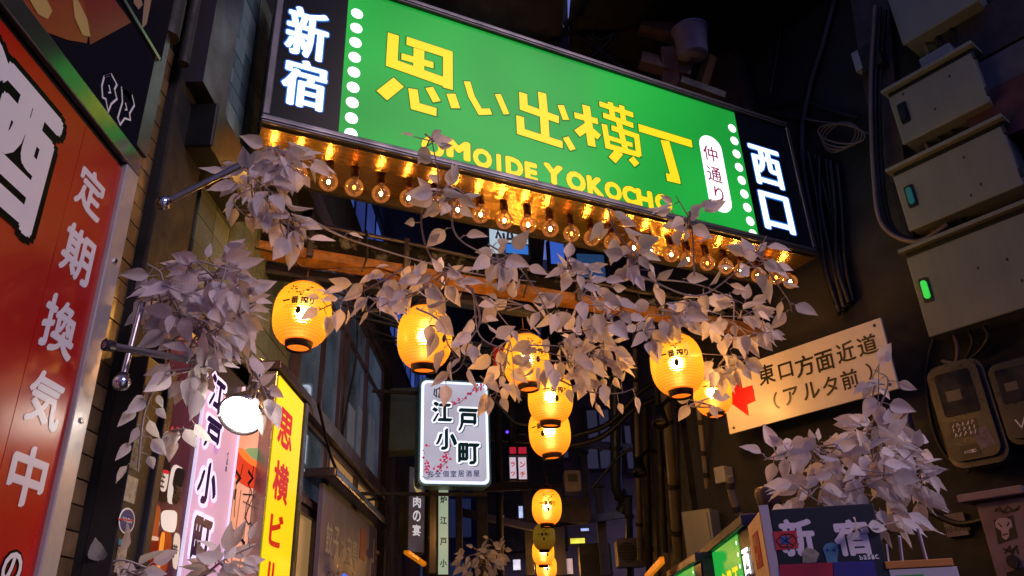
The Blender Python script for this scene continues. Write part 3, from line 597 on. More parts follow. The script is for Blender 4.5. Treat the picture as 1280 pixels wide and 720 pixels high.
for y, w in ((2.42, .09), (2.58, .05), (2.74, .07)):
    tag(MB().tube([(LX + .05, y, 3.95), (LX + .05, y, 6.8)], w / 2, 10).build('drainpipe', dark, None), {.09: 'thick dull grey pipe running up beside the black 炉 poster', .05: 'thin dark pipe between two thicker pipes above the canopy', .07: 'dull grey pipe next to the dark canopy on the upper left'}[w].replace('炉 ', ''), 'pipe')
# ------------------------------------------------------------------ red signboard
RB = FR((LX + .07, 0, 0), (0, 1, 0))
yr = RB.uv(160, 240)[0]; zt = RB.uv(120, 166)[1]; print('red right y', yr, RB.uv(75, 715)[0], 'top', zt, RB.uv(40, 68)[1])
yl, zb = 1.05, 1.35
rb = empty('red_signboard', RB.P(1.6, zb, 0), 'tall red signboard with white 酒 and 定期換気中 lettering in an aluminium frame', 'signboard')
redm = M('red_acrylic', 'b0110e', .30, var=.10, sc=1.2, spec=.30)
RB.boxm(MB(), yl, yr, zb, zt, -.10, 0).build('body', dalu, rb)
yseam = RB.uv(97, 190)[0]; ys2 = RB.uv(20, 560)[0]; print('seam', yseam, ys2)
RB.boxm(MB(), yl, yseam - .0015, zb, zt - .02, .001, .006).build('red_panel', redm, rb); RB.boxm(MB(), yseam + .0015, yr - .077, zb, zt - .02, .001, .006).build('red_panel', redm, rb)
RB.boxm(MB(), yr - .075, yr + .012, zb, zt + .004, -.11, .022).build('frame_side', M('pale_aluminium', 'b4aeb0', .42, .45, var=.2, sc=5, bump=.05), rb, bevel=.004)
RB.boxm(MB(), yl, yr + .012, zt + .006, zt + .085, -.11, .024).build('frame_top', M('aluminium_glossy', (.6, .6, .6), .14, .9, var=.2), rb, bevel=.004)
wht = M('offwhite_vinyl', 'e8e4e8', .4)
for ch, cx, cy, w, h in (('定', 113, 240, 40, 66), ('期', 97, 318, 44, 74), ('換', 74, 408, 48, 80), ('気', 56, 500, 48, 76), ('中', 34, 595, 50, 84)):
    gpx(RB, ch, cx, cy, w, h, .0075, .042, 0, .9).build('character', wht, rb)
# large brush characters with black edge, partly outside the photo
gb = M('sign_black_green', '04080a', .5, spec=.05)
mb = MB(); U0 = RB.uv(-70, 190, 0)[0]; U1 = RB.uv(66, 190)[0]; V0 = RB.uv(25, 292)[1]; V1 = RB.uv(10, 70)[1]
for gr, nm, mt, c in ((.10, 'character_edge', gb, .0072), (.04, 'character', wht, .0090)):
    x = MB(); glyph(x, RB, '酒', U0, U1, V0, V1, c, gr, gr - .03, None, 1.1, .8); x.build(nm, mt, rb)
V3 = RB.uv(8, 470)[1]; V2 = RB.uv(8, 430)[1]
for gr, nm, mt, c in ((.10, 'character_edge', gb, .0072), (.03, 'character', wht, .0086)):
    x = MB(); glyph(x, RB, '場', U0, U1 - .05, V3 - .36, V3 + .05, c, gr, gr - .03); x.build(nm, mt, rb)
    x = MB(); a_ = RB.uv(-2, 712); b_ = RB.uv(24, 708); zc_ = RB.uv(12, 715)[1]; glyph(x, RB, 'の', a_[0], b_[0], zc_ - .035, zc_ + .05, c, gr, gr - .03); x.build(nm, mt, rb)
for cy in (.2, .5, .8): RB.boxm(MB(), yr - .040, yr - .024, zb + (zt - zb) * cy, zb + (zt - zb) * cy + .014, .0225, .028).build('screw', chrome, rb)
# black poster panel above the red board
zpb = zt + .095; yp = RB.uv(170, 170)[0]; print('poster right y', yp, RB.uv(188, 62)[0])
bp_ = empty('black_poster_panel', RB.P(1.5, zpb, 0), 'glossy black poster above the red signboard with orange picture and small white outlined mark', 'poster')
pk = M('glossy_black_print', (.010, .010, .018), .45, spec=.0, raw=True)
zp2 = RB.uv(165, 30)[1]
RB.boxm(MB(), .6, yp, zpb, zp2, -.08, .01).build('panel', pk, bp_)
RB.boxm(MB(), .6, yp + .02, zp2 + .002, zp2 + .018, -.08, .02).build('white_edge_strip', alu, bp_)
orr = M('orange_print', '8c3a18', .3); rdp = M('crimson_print', '7a1018', .3); crm = M('cream_print', 'b89a5a', .35)
def pxpoly(fr, pts, c, nm, mat, par): return fr.prism(MB(), [fr.uv(*p) for p in pts], c, c + .0012).build(nm, mat, par)
pxpoly(RB, [(22, 0), (100, 0), (108, 30), (104, 54), (80, 50), (42, 36)], .0105, 'orange_picture', orr, bp_)
pxpoly(RB, [(100, -2), (138, -2), (160, 28), (108, 56), (106, 34)], .0108, 'crimson_picture', rdp, bp_)
pxpoly(RB, [(86, 0), (92, 0), (104, 24), (108, 46), (98, 44), (88, 22)], .0122, 'flame_shape', crm, bp_)
pxpoly(RB, [(30, -2), (52, -2), (60, 14), (54, 24), (42, 18)], .0122, 'fish_shape', crm, bp_)
for pts in ([(126, 96), (135, 93), (142, 106), (139, 112), (142, 124), (135, 130), (131, 140), (128, 124), (124, 122), (123, 108)], [(148, 110), (161, 119), (164, 132), (158, 142), (159, 150), (152, 148), (146, 156), (143, 148), (149, 128)]):
    p = [RB.uv(*q) for q in pts]; RB.prism(MB(), stroke(p + [p[0], p[1]], .007), .0105, .012).build('outlined_mark', wht, bp_)
    q = [(a_[0], a_[1]) for a_ in p]; cx_ = sum(a[0] for a in q) / len(q); cz_ = sum(a[1] for a in q) / len(q)
    RB.prism(MB(), stroke([(cx_ - .012, cz_ + .02), (cx_ + .006, cz_ + .004), (cx_ - .006, cz_ - .006)], .006), .0105, .012).build('outlined_mark', wht, bp_)
tp_ = RB.boxm(MB(), .6, yp + .05, zp2 + .03, zp2 + 1.2, -.08, .008).build('upper_poster_panel', pk, None); tag(tp_, 'black poster with brown wavy shapes at the top left edge', 'poster')
ORG[tp_.name] = ORG[tp_.name]
for pts in ([(164, -6), (172, -6), (175, 6), (170, 12), (164, 4)], [(178, -6), (187, -6), (184, 10), (180, 30), (174, 36), (176, 14)]): pxpoly(RB, pts, .009, 'wavy_shape', M('tan_print', '8a6a58', .4), tp_)
tag(MB().box(LX - .1, LX + .06, yp + .03, yp + .12, 3.35, 6).build('steel_mullion', M('blue_grey_metal', '4a4c5c', .35, .4, var=.25), None), 'blue-grey upright strip along the right side of the black poster', 'mullion')
# ------------------------------------------------------------------ canopy slab and arms at upper left
cs = MB(); c1 = PZ(175, 215, 2.25); 
cs.box(LX - .05, SA.x - .04, 2.78, 3.45, 1.6 + 2.06, 1.6 + 2.30)
tag(cs.build('canopy_slab', black, None, bevel=.01), 'black slab between the left wall and the left end of the arch sign', 'canopy')
def arm(p, q, r, label, ball=True):
    t = empty('bracket_arm', p, label, 'bracket'); MB().tube([p, q], r, 10).build('rod', alu, t)
    if ball: MB().lathe([(.001, -.028)] + [(.028 * math.sin(a), -.028 * math.cos(a)) for a in [math.pi * k / 8 for k in range(1, 8)]] + [(.001, .028)], p, 14, (Vector(q) - Vector(p))).build('end_knob', chrome, t)
    MB().lathe([(.018, 0), (.018, .03), (r, .03)], p, 10, Vector(q) - Vector(p)).build('collar', dalu, t)
arm(PD(204, 254, 2.9), PD(300, 207, 3.0), .013, 'thin steel rod with a round end below the canopy slab')
arm(PD(152, 478, 2.45), PD(178, 378, 2.6), .011, 'steep chrome rod with a knob beside the brown tiled pier')
arm(PD(130, 431, 2.35), PD(270, 456, 2.7), .012, 'short level rod reaching from the red signboard frame towards the leaves', False)
# ------------------------------------------------------------------ white spotlight
sp = PD(303, 516, 2.80)
t = empty('spotlight', sp, 'lit white round spotlight among the leaves above the beer poster', 'lamp')
ax = (EYE - sp).normalized() * .8 + Vector((-.35, -.05, -.62)); ax.normalize()
MB().lathe([(.0, -.13), (.035, -.12), (.05, -.08), (.082, 0), (.086, .02), (.080, .022), (.074, .0)], sp, 28, ax).build('housing', alu, t)
MB().lathe([(.0, .024), (.04, .020), (.074, .008)], sp, 28, ax).build('lit_lens', M('lamp_lens', (.9, .9, .9), .3, 0, 'fff2de', 34), t)
MB().tube(catm([sp - ax * .1, sp - ax * .16 + Z * .12, PD(270, 456, 2.75)]), .010, 8).build('arm', alu, t)
# ------------------------------------------------------------------ sticker post and beer posters
po = empty('stickered_post', LF.P(2.9, 1.5, 0), 'dark metal post covered in torn stickers left of the beer poster', 'post')
PF = FR((LX + .10, 0, 0), (0, 1, 0))
ya = PF.uv(148, 660)[0]; yb = PF.uv(180, 640)[0]; print('post', ya, yb)
zpt = 1.6 + 1.02
PF.boxm(MB(), ya, yb, 1.3, zpt, -.10, 0).build('shaft', M('post_brown', '2e2a2c', .5, .3, var=.4), po, bevel=.004)
PF.boxm(MB(), yb + .002, yb + .055, 1.3, zpt, -.10, .02).build('metal_edge', dalu, po, bevel=.004)
def ps(cx, cy, w, h, mat, par, nm='sticker', c=.001, fr=PF):
    a0 = fr.uv(cx - w / 2, cy)[0]; a1 = fr.uv(cx + w / 2, cy)[0]; b0_ = fr.uv(cx, cy + h / 2)[1]; b1_ = fr.uv(cx, cy - h / 2)[1]
    return fr.boxm(MB(), a0, a1, b0_, b1_, c, c + .0015).build(nm, mat, par)
torn = M('torn_paper', '9a8f80', .8, var=.6, sc=30); blus = M('blue_sticker', '24306e', .4)
s_ = ps(185, 494, 11, 22, torn, po); ps(172, 560, 14, 60, M('torn_paper_dark', '6e6358', .8, var=.9, sc=60), po); ps(163, 612, 14, 34, torn, po); ps(150, 700, 12, 34, torn, po); ps(151, 678, 8, 8, M('sky_sticker', '3c7c9c', .5), po)
cu, cv = PF.uv(158, 651); a1 = PF.uv(168, 651)[0] - cu; b1_ = PF.uv(158, 634)[1] - cv
ring = lambda k: [(cu + a1 * k * math.cos(t), cv + b1_ * k * math.sin(t)) for t in [2 * math.pi * i / 20 for i in range(20)]]
rs_ = PF.prism(MB(), ring(1), .001, .002).build('round_sticker', white, po); PF.prism(MB(), ring(.88), .0021, .003).build('sticker_field', blus, rs_)
x = MB(); line_text(x, PF, 'EXPERTS', cu - a1 * .75, cv - b1_ * .1, a1 * .19, b1_ * .3, .0034, .02, .15) if False else line_text(x, PF, 'NASA', cu - a1 * .62, cv - b1_ * .12, a1 * .27, b1_ * .34, .0034, .02, .15); x.build('sticker_letters', white, rs_)
PF.prism(MB(), stroke([(cu - a1 * 1.2, cv - b1_ * .1), (cu, cv + .002), (cu + a1 * .8, cv + b1_ * .15)], .004), .0042, .0048).build('red_stripe', M('red_print', 'b01c20', .4), rs_)
# light box with three vertical posters
BFp = FR((LX + .07, 0, 0), (0, 1, 0))
yA = BFp.uv(186, 600)[0]; yB = BFp.uv(238, 600)[0]; yC = BFp.uv(289, 600)[0]; yD = BFp.uv(328, 600)[0]; zT = 1.6 + 1.25; zB = 1.35
print('posters', yA, yB, yC, yD)
lb = empty('beer_poster_lightbox', BFp.P(yA, zB, 0), 'backlit poster box with beer glasses, purple 小町 lettering and a red bowl on the left wall', 'lightbox')
BFp.boxm(MB(), yA - .02, yD + .04, zB - .02, zT + .03, -.07, -.004).build('box_body', dalu, lb)
eo = ME('poster_orange', 'c8843c', .55, var=.3, sc=5); ewd = ME('poster_wood', 'e0a48c', .62, var=.25, sc=4); epk = ME('poster_lilac', 'd9b6dc', .42, var=.25, sc=3.5)
BFp.boxm(MB(), yA, yB - .004, zB, zT, -.003, .002).build('beer_poster', ME('poster_dark', '4a2030', .5, var=.5, sc=4), lb)
BFp.boxm(MB(), yB, yC - .004, zB, zT - .12, .0, .008).build('lilac_poster', epk, lb)
BFp.boxm(MB(), yC, yD, zB, zT, -.003, .002).build('bowl_poster', ewd, lb)
for yy in (yB - .003, yC - .003, yD + .004): BFp.boxm(MB(), yy - .004, yy + .004, zB, zT, .003, .016).build('bright_edge', ME('edge_white', 'e8e0ff', .6), lb)
BFp.boxm(MB(), yD + .012, yD + .05, zB, zT + .03, -.003, .03).build('dark_edge', dalu, lb)
def bq(a, b): return BFp.uv(160 + a / 4.5, 560 + b / 4.5)
def bpoly(pts, col, es, nm, c=.0035):
    if nm != 'board_joint':
        for _ in range(2): pts = [q for i in range(len(pts)) for q in ((pts[i][0] * .8 + pts[(i + 1) % len(pts)][0] * .2, pts[i][1] * .8 + pts[(i + 1) % len(pts)][1] * .2), (pts[i][0] * .2 + pts[(i + 1) % len(pts)][0] * .8, pts[i][1] * .2 + pts[(i + 1) % len(pts)][1] * .8))]
    return BFp.prism(MB(), [bq(*p) for p in pts], c, c + .001).build(nm, ME('print_' + col + str(es), col, es), lb)
rp = random.Random(4)
for k in range(34):
    a_, b_ = rp.uniform(105, 250), rp.uniform(-320, 700); w_, h_ = rp.uniform(8, 26), rp.uniform(20, 80); a_ -= b_ * .16
    bpoly([(a_, b_), (a_ + w_, b_ + w_ * .3), (a_ + w_ - h_ * .2, b_ + h_), (a_ - h_ * .2, b_ + h_ * .9)], rp.choice(['8a4a2c', 'b87840', '5a1c28', 'c8a890', '3a1420', 'a03020', '6a3a50']), .9, 'print_patch', .0022 + k * .00003)
bpoly([(175, 350), (270, 350), (265, 440), (250, 480), (180, 460)], 'd6cfc8', .8, 'beer_foam', .0050)
bpoly([(175, 455), (252, 478), (205, 720), (140, 720)], '8a3410', .7, 'beer_glass')
bpoly([(178, 470), (205, 478), (165, 720), (148, 720)], 'd98a2c', .8, 'beer_shine', .0050)
bpoly([(135, 310), (180, 330), (165, 450), (150, 600), (105, 590), (120, 420)], '96401c', .6, 'tea_glass', .0040)
bpoly([(95, 500), (160, 500), (165, 560), (140, 640), (150, 720), (110, 720), (115, 640), (90, 560)], '6a140c', .6, 'red_drink', .0046)
bpoly([(100, 490), (165, 500), (160, 525), (98, 515)], 'c9a48c', .7, 'glass_rim', .0058)
bpoly([(185, 0), (235, 0), (228, 100), (250, 200), (215, 310), (160, 300), (170, 130)], '1a0a10', .5, 'sake_bottle', .0040)
bpoly([(190, 120), (225, 130), (205, 250), (170, 240)], 'd8c8c0', .7, 'bottle_label', .0052)
bpoly([(188, 120), (224, 130), (222, 150), (184, 140)], 'c02030', .8, 'bottle_label_band', .0060)
bpoly([(240, 80), (320, 125), (270, 320), (205, 310)], 'd8d0cc', .7, 'bottle_label', .0046)
bpoly([(262, 105), (318, 125), (300, 200), (285, 250), (270, 320), (235, 315), (250, 230), (240, 200)], '141014', .4, 'label_art', .0056)
bpoly([(150, 60), (190, 75), (150, 310), (118, 300)], 'b8823c', .6, 'gold_label', .0052)
bpoly([(250, 470), (290, 490), (270, 690), (240, 670)], 'cfc0b0', .7, 'round_label', .0052)
for ch, cx, cy, w, h in (('生', 195, 180, 26, 90), ('酒', 278, 255, 40, 90), ('芋', 262, 580, 30, 80), ('芋', 150, 180, 24, 90)):
    gpx(BFp, ch, 160 + cx / 4.5, 560 + cy / 4.5, w / 4.5, h / 4.5, .0068, .03).build('label_character', ink, lb)
pur = ME('print_purple', '241046', .3); ehalo = ME('print_white_halo', 'e6dcff', .8)
for k, (ch, cx, cy, w, h) in enumerate((('江', 272, 492, 22, 46), ('戸', 266, 544, 22, 44), ('小', 259, 604, 26, 58), ('町', 251.5, 676, 25, 62))):
    gpx(BFp, ch, cx, cy, w, h, .009, .13, .08).build('character_halo', ehalo, lb); gpx(BFp, ch, cx, cy, w, h, .0105, .062, 0, 1.0).build('character', pur, lb)
for (cx, cy, r, col) in ((268, 560, 14, 'b88ac4'), (262, 630, 10, 'e6a0c4'), (270, 700, 16, 'd080b0'), (284, 520, 10, 'a8a4d8')): 
    a_, b_ = BFp.uv(cx, cy); BFp.prism(MB(), [(a_ + r * .0021 * math.cos(t), b_ + r * .0022 * math.sin(t)) for t in [2 * math.pi * i / 14 for i in range(14)]], .0082, .0086).build('watercolour_spot', ME('spot_' + col, col, .6), lb)
bpoly([(605, 0), (640, 60), (690, 100), (760, 120), (770, 160), (740, 200), (690, 235), (600, 180), (585, 90)], 'c03a1c', .75, 'red_bowl', .0040)
bpoly([(600, 0), (640, 0), (690, 60), (760, 90), (765, 120), (690, 100), (640, 60)], 'e8702c', .9, 'bowl_rim', .0050)
bpoly([(640, 0), (790, 0), (780, 60), (740, 80), (690, 60)], '7c9a6c', .7, 'bowl_greens', .0046)
for x_ in (590, 630, 680, 720): bpoly([(x_, 235), (x_ + 5, 235), (x_ - 60, 720), (x_ - 66, 720)], 'a06c5c', .5, 'board_joint', .0030)
inkp = ME('print_black', '0a0606', .2)
for pts, w in (([(600, 130), (625, 170), (600, 200)], 30), ([(640, 90), (628, 150), (602, 190), (590, 390)], 8), ([(600, 230), (592, 290)], 34), ([(670, 130), (695, 170), (670, 200)], 32), ([(700, 100), (690, 180), (668, 200), (690, 250), (660, 310), (650, 400)], 12), ([(640, 300), (690, 330)], 8), ([(640, 260), (700, 265), (650, 390), (670, 430), (712, 395)], 14), ([(565, 450), (620, 500), (650, 540)], 30)):
    BFp.prism(MB(), stroke([bq(*p) for p in pts], w / 4.5 * .0026), .0060, .0072).build('brush_mark', inkp, lb)
x = MB(); line_text(x, BFp, 'ぐるめ', *BFp.uv(281, 572), .022, .03, .009, .03, .1, True); x.build('small_lettering', pur, lb)
# ------------------------------------------------------------------ yellow upright sign
YF = FR((LX + .14, 0, 0), (0, 1, 0))
y0_ = YF.uv(336, 600)[0]; y1_ = YF.uv(371, 600)[0]; zt_ = YF.uv(363, 486)[1]; print('yellow', y0_, y1_, YF.uv(325, 715)[0], YF.uv(350, 480)[0], zt_)
ys = empty('yellow_sign', YF.P(y0_, 1.4, 0), 'narrow yellow upright sign with red 思横ビル lettering', 'shop sign')
YF.boxm(MB(), y0_ - .03, y1_ + .03, 1.3, zt_ + .02, -.16, -.002).build('sign_body', alu, ys, bevel=.004)
YF.boxm(MB(), y0_, y1_, 1.33, zt_, -.001, .004).build('sign_face', ME('sign_bright_yellow', 'ecd414', .74, var=.06), ys)
YF.boxm(MB(), y0_ - .05, y1_ + .12, zt_ + .024, zt_ + .075, -.2, .02).build('top_cover', M('purple_brown_metal', '3c3038', .4, .4, var=.2), ys, bevel=.005)
YF.boxm(MB(), y1_ + .032, y1_ + .10, 1.3, zt_ + .02, -.16, .012).build('side_trim', dalu, ys)
redp = ME('sign_red_letter', 'b01a10', .8)
for ch, cx, cy, w, h in (('思', 357, 537, 19, 50), ('横', 351, 603, 20, 52), ('ビ', 345, 663, 17, 44), ('ル', 339, 722, 18, 40)): gpx(YF, ch, cx, cy, w, h, .0055, .035).build('character', redp, ys)
# ------------------------------------------------------------------ left shop front: windows
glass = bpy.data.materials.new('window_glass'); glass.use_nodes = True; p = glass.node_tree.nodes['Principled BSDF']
p.inputs['Base Color'].default_value = (.045, .075, .08, 1); p.inputs['Roughness'].default_value = .035; p.inputs['Specular IOR Level'].default_value = 1.0; p.inputs['IOR'].default_value = 1.9; p.inputs['Emission Color'].default_value = lin('343c4c'); p.inputs['Emission Strength'].default_value = .42  # panes given their own added faint glow; no lit room stands behind
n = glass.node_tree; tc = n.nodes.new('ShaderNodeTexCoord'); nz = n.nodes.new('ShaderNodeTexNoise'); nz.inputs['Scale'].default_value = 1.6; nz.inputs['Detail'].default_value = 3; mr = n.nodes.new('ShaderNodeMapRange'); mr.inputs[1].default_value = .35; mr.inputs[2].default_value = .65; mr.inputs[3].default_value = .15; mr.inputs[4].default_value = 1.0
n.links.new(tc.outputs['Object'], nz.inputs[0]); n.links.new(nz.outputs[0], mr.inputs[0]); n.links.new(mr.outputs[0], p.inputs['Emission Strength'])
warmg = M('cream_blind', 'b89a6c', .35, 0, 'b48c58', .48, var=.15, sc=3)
frm = M('purple_grey_frame', '5a4e58', .4, .3, var=.3, bump=.05)
WF = FR((LX + .06, 0, 0), (0, 1, 0))
sh = empty('left_shopfront', WF.P(5, 1.5, 0), 'dark shopfront with glass panes and cream blinds along the left of the alley', 'building')
sill_t = WF.uv(430, 558)[1]; print('sill z', sill_t, WF.uv(383, 498)[1], WF.uv(480, 623)[1], 'glass top', WF.uv(450, 448)[1])
WF.boxm(MB(), 4.3, 9.4, .0, 5.1, -.30, -.12).build('wall', darker, sh)
gz1 = sill_t + 1.35; 
def window(ya, yb, za, zb_, m, tag_='window', fw_=.035, fm=None):
    f = MB()
    for (a, b, c, d) in ((ya, yb, za, za + fw_), (ya, yb, zb_ - fw_, zb_), (ya, ya + fw_, za + fw_, zb_ - fw_), (yb - fw_, yb, za + fw_, zb_ - fw_)): WF.boxm(f, a, b, c, d, -.06, .0)
    w_ = f.build(tag_, fm or frm, sh); WF.boxm(MB(), ya + fw_, yb - fw_, za + fw_, zb_ - fw_, -.04, -.03).build('pane', m, w_)
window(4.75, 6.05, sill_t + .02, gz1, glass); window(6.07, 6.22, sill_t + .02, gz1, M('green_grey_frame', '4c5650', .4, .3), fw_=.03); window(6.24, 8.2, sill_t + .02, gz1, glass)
for y_ in (5.38, 7.15): WF.boxm(MB(), y_, y_ + .04, sill_t + .06, gz1 - .04, -.028, .004).build('mullion', frm, sh)
WF.boxm(MB(), 4.8, 8.15, sill_t + .95, sill_t + .98, -.027, .002).build('glazing_bar', frm, sh)
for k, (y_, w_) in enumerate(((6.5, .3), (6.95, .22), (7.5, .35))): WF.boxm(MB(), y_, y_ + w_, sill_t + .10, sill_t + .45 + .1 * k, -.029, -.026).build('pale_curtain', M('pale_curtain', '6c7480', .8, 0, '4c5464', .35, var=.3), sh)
WF.boxm(MB(), 4.4, 8.6, sill_t - .10, sill_t + .015, -.10, .05).build('sill', frm, sh, bevel=.006)
WF.boxm(MB(), 4.4, 8.6, gz1 + .01, gz1 + .16, -.10, .04).build('head_beam', frm, sh, bevel=.006)
WF.boxm(MB(), 4.4, 8.6, gz1 + .2, gz1 + .9, -.10, -.02).build('upper_panel', dark, sh)
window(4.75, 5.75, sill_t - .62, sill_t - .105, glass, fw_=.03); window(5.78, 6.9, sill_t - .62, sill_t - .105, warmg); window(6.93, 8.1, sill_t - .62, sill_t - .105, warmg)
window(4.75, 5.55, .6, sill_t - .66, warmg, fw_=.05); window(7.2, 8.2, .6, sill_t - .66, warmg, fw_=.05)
WF.boxm(MB(), 4.4, 8.6, sill_t - .66, sill_t - .625, -.10, .02).build('transom', frm, sh)
MB().tube(catm([WF.P(5.0, sill_t - .02, .08), WF.P(5.6, sill_t - .30, .08), WF.P(6.6, sill_t - .36, .08), WF.P(7.6, sill_t - .2, .08)]), .012, 6).build('cable', cable, sh)
MB().tube(catm([WF.P(6.3, gz1, .03), WF.P(6.35, gz1 - .5, .05), WF.P(6.15, sill_t + .3, .03), WF.P(6.1, sill_t + .05, .02)]), .010, 6).build('cable', cable, sh)
# green-white corner box and dark posts behind the lightbox
tag(MB().box(LX + .02, LX + .42, 8.3, 8.6, 1.6 + 2.0, 1.6 + 2.72).build('vent_box', M('pale_green_metal', '7d9488', .5, var=.2), None, bevel=.01), 'pale green metal box left of the white 江戸小町 lightbox', 'box')
tag(MB().box(LX - .05, LX + .12, 8.22, 8.34, 0, 1.6 + 2.9).build('corner_post', dark, None), 'dark corner post behind the pale green box', 'post')
# menu blackboard with tinsel
CF = FR((LX + .16, 0, 0), (0, 1, 0)); ya, yb = CF.uv(403, 630)[0], CF.uv(470, 690)[0]; zc_ = CF.uv(403, 598)[1]; print('chalk', ya, yb, zc_)
ck = empty('menu_blackboard', CF.P(ya, zc_ - .9, 0), 'dark menu board with pale 餃子 lettering under a grey hood and tinsel', 'menu board')
CF.boxm(MB(), ya, yb, zc_ - 1.0, zc_ - .02, -.03, 0).build('board', M('blackboard', '5c5878', .4, var=.25, sc=3), ck)
CF.boxm(MB(), ya - .08, yb + .15, zc_, zc_ + .07, -.12, .10).build('hood', M('hood_metal', '4c464c', .25, .6, var=.2), ck, bevel=.015)
chk = M('chalk_print', 'a8a8a0', .6)
for i, ch in enumerate('餃子の安亭'):
    u = ya + .16 + i * .235; s_ = .19 if ch != 'の' else .13
    x = MB(); glyph(x, CF, ch, u, u + s_, zc_ - .46, zc_ - .46 + s_ * 1.15, .002, .012); x.build('character', chk, ck)
CF.boxm(MB(), ya + 1.42, ya + 1.66, zc_ - .36, zc_ - .12, .001, .004).build('red_seal', M('dull_red_print', '8c3438', .5), ck)
CF.prism(MB(), stroke([(yb - .28, zc_ - .5), (yb - .28, zc_ - .32), (yb - .14, zc_ - .32), (yb - .14, zc_ - .12)], .03), .001, .003).build('arrow', chk, ck)
x = MB(); rs = random.Random(5)
for k in range(700):
    a, b, c = ya + rs.uniform(0, 1.7), zc_ - .78 + rs.gauss(0, .10), .03 + rs.uniform(0, .10); o_ = CF.P(a, b, c); d1 = Vector((rs.uniform(-1, 1), rs.uniform(-1, 1), rs.uniform(-1, 1))).normalized(); d2 = d1.orthogonal().normalized()
    x.add([o_ - d2 * .003, o_ + d1 * .05, o_ + d2 * .003], [[0, 1, 2]])
tag(x.build('tinsel', M('silver_foil', (.7, .7, .75), .12, 1), None), 'silver tinsel bunched along the lower half of the menu board', 'tinsel', kind='stuff')
for k, (col, es, cn) in enumerate((('30e050', 2, 'green'), ('3050ff', 2, 'deep blue'), ('ff8010', 2, 'orange'), ('ff9a20', 1.6, 'amber'), ('ffb040', 2, 'pale amber'), ('4080ff', 2, 'light blue'))):
    for j in range(5):
        q = CF.P(ya + rs.uniform(.05, 1.7), zc_ - .78 + rs.gauss(0, .08), .10 + rs.uniform(0, .05)); a = MB().lathe([(.0, -.022), (.02, -.008), (.02, .008), (.0, .022)], q, 8)
        tag(a.build('fairy_light', ME('fairy_' + col, col, es), None), 'tiny ' + cn + ' fairy light glowing in the tinsel below the menu board', 'fairy light', cn + ' fairy lights in the tinsel')
# ------------------------------------------------------------------ hanging lightbox 江戸小町
a71 = math.radians(74); EU = Vector((math.sin(a71), math.cos(a71), 0)); EO = PZ(524, 604, 1.42)
EO = PY(523, 606, 7.3); EF = FR(EO, EU); ew = EF.uv(613, 545)[0]; el = EF.uv(523, 545)[0]; eh = EF.uv(568, 475)[1]; eb_ = EF.uv(568, 608)[1]; print('edo', EO, el, ew, eb_, eh)
ed = empty('hanging_lightbox', EF.P((el + ew) / 2, eb_, -.1), 'white rounded lightbox with dark 江戸小町 brush lettering and red blossom, hung over the alley', 'shop sign')
EF.prism(MB(), rrect(el, ew, eb_, eh, .06), -.20, 0).build('case', M('teal_edge_metal', '5c8a8c', .3, .3, var=.2), ed, bevel=.006)
EF.prism(MB(), rrect(el + .022, ew - .022, eb_ + .022, eh - .022, .055), .001, .006).build('glowing_rim', ME('rim_white', 'cfe4ff', 1.4), ed)
EF.prism(MB(), rrect(el + .048, ew - .048, eb_ + .048, eh - .048, .045), .0065, .010).build('sign_face', ME('face_lilac_white', 'b4b8d0', .80, var=.22, sc=1.8), ed)
dkt = ME('brush_teal', '123038', .35); whh = ME('brush_white', 'e8f0ff', 1.1); shd = ME('brush_shadow', '3a6478', .5)
for ch, cx, cy, w, h in (('江', 552.5, 515, 26, 27), ('戸', 585, 525, 26, 30), ('小', 558, 549, 28, 28), ('町', 586, 567, 28, 28)):
    gpx(EF, ch, cx + 1, cy + .8, w, h, .0105, .11, .06).build('character_shadow', shd, ed); gpx(EF, ch, cx, cy, w, h, .0112, .10, .055).build('character_halo', whh, ed); gpx(EF, ch, cx, cy, w, h, .0125, .058, 0, .8).build('character', dkt, ed)
def epx(*p): return EF.uv(510 + p[0] / 4.5, 460 + p[1] / 4.5)
for pts in ([(150, 118), (145, 150), (160, 165), (158, 125), (178, 112), (172, 165), (185, 170)], [(195, 120), (235, 118)], [(205, 125), (200, 170)], [(205, 145), (228, 142)]): EF.prism(MB(), stroke([epx(*p) for p in pts], .013), .0105, .012).build('small_mark', dkt, ed)
x = MB(); rs = random.Random(2)
for i in range(95):
    k = rs.random()
    if k < .35: t_ = rs.random(); cx, cy = 245 + 180 * t_ + rs.gauss(0, 6), 212 - 115 * t_ + rs.gauss(0, 9)
    elif k < .75: t_ = rs.random(); cx, cy = 230 - 60 * t_ + rs.gauss(0, 16), 450 + 130 * t_ + rs.gauss(0, 14)
    else: cx, cy = 100 + rs.gauss(0, 12), 590 - 150 * rs.random() ** 2 + rs.gauss(0, 10)
    r_ = rs.uniform(3, 9); EF.prism(x, [epx(cx + r_ * math.cos(t), cy + r_ * math.sin(t)) for t in [2 * math.pi * j / 5 + i for j in range(5)]], .0103, .0106 + .000001 * i)
x.build('blossom_print', ME('blossom_red', 'b8365c', .75), ed)['kind'] = 'stuff'
for pts in ([(75, 610), (110, 622), (150, 600), (190, 555), (225, 520)], [(240, 215), (300, 190), (350, 140), (420, 100)]): EF.prism(MB(), stroke([epx(*p) for p in pts], .005), .0103, .0112).build('branch_print', dkt, ed)
nv = ME('print_navy', '28306e', .5)
for i, ch in enumerate('完全個室居酒屋'): gpx(EF, ch, 538 + i * 9.6, 592.5 - i * .1, 7.4, 8, .0108, .015).build('small_character', nv, ed)
MB().bar(EF.P(el - .55, eb_ - .06, -.12), EF.P(ew - .02, eb_ - .05, -.12), .03, .03).build('support_bar', dark, ed)
MB().bar(EF.P(el - .45, eh - .12, -.12), EF.P(el, eh - .12, -.12), .03, .03).build('support_bar', dark, ed)
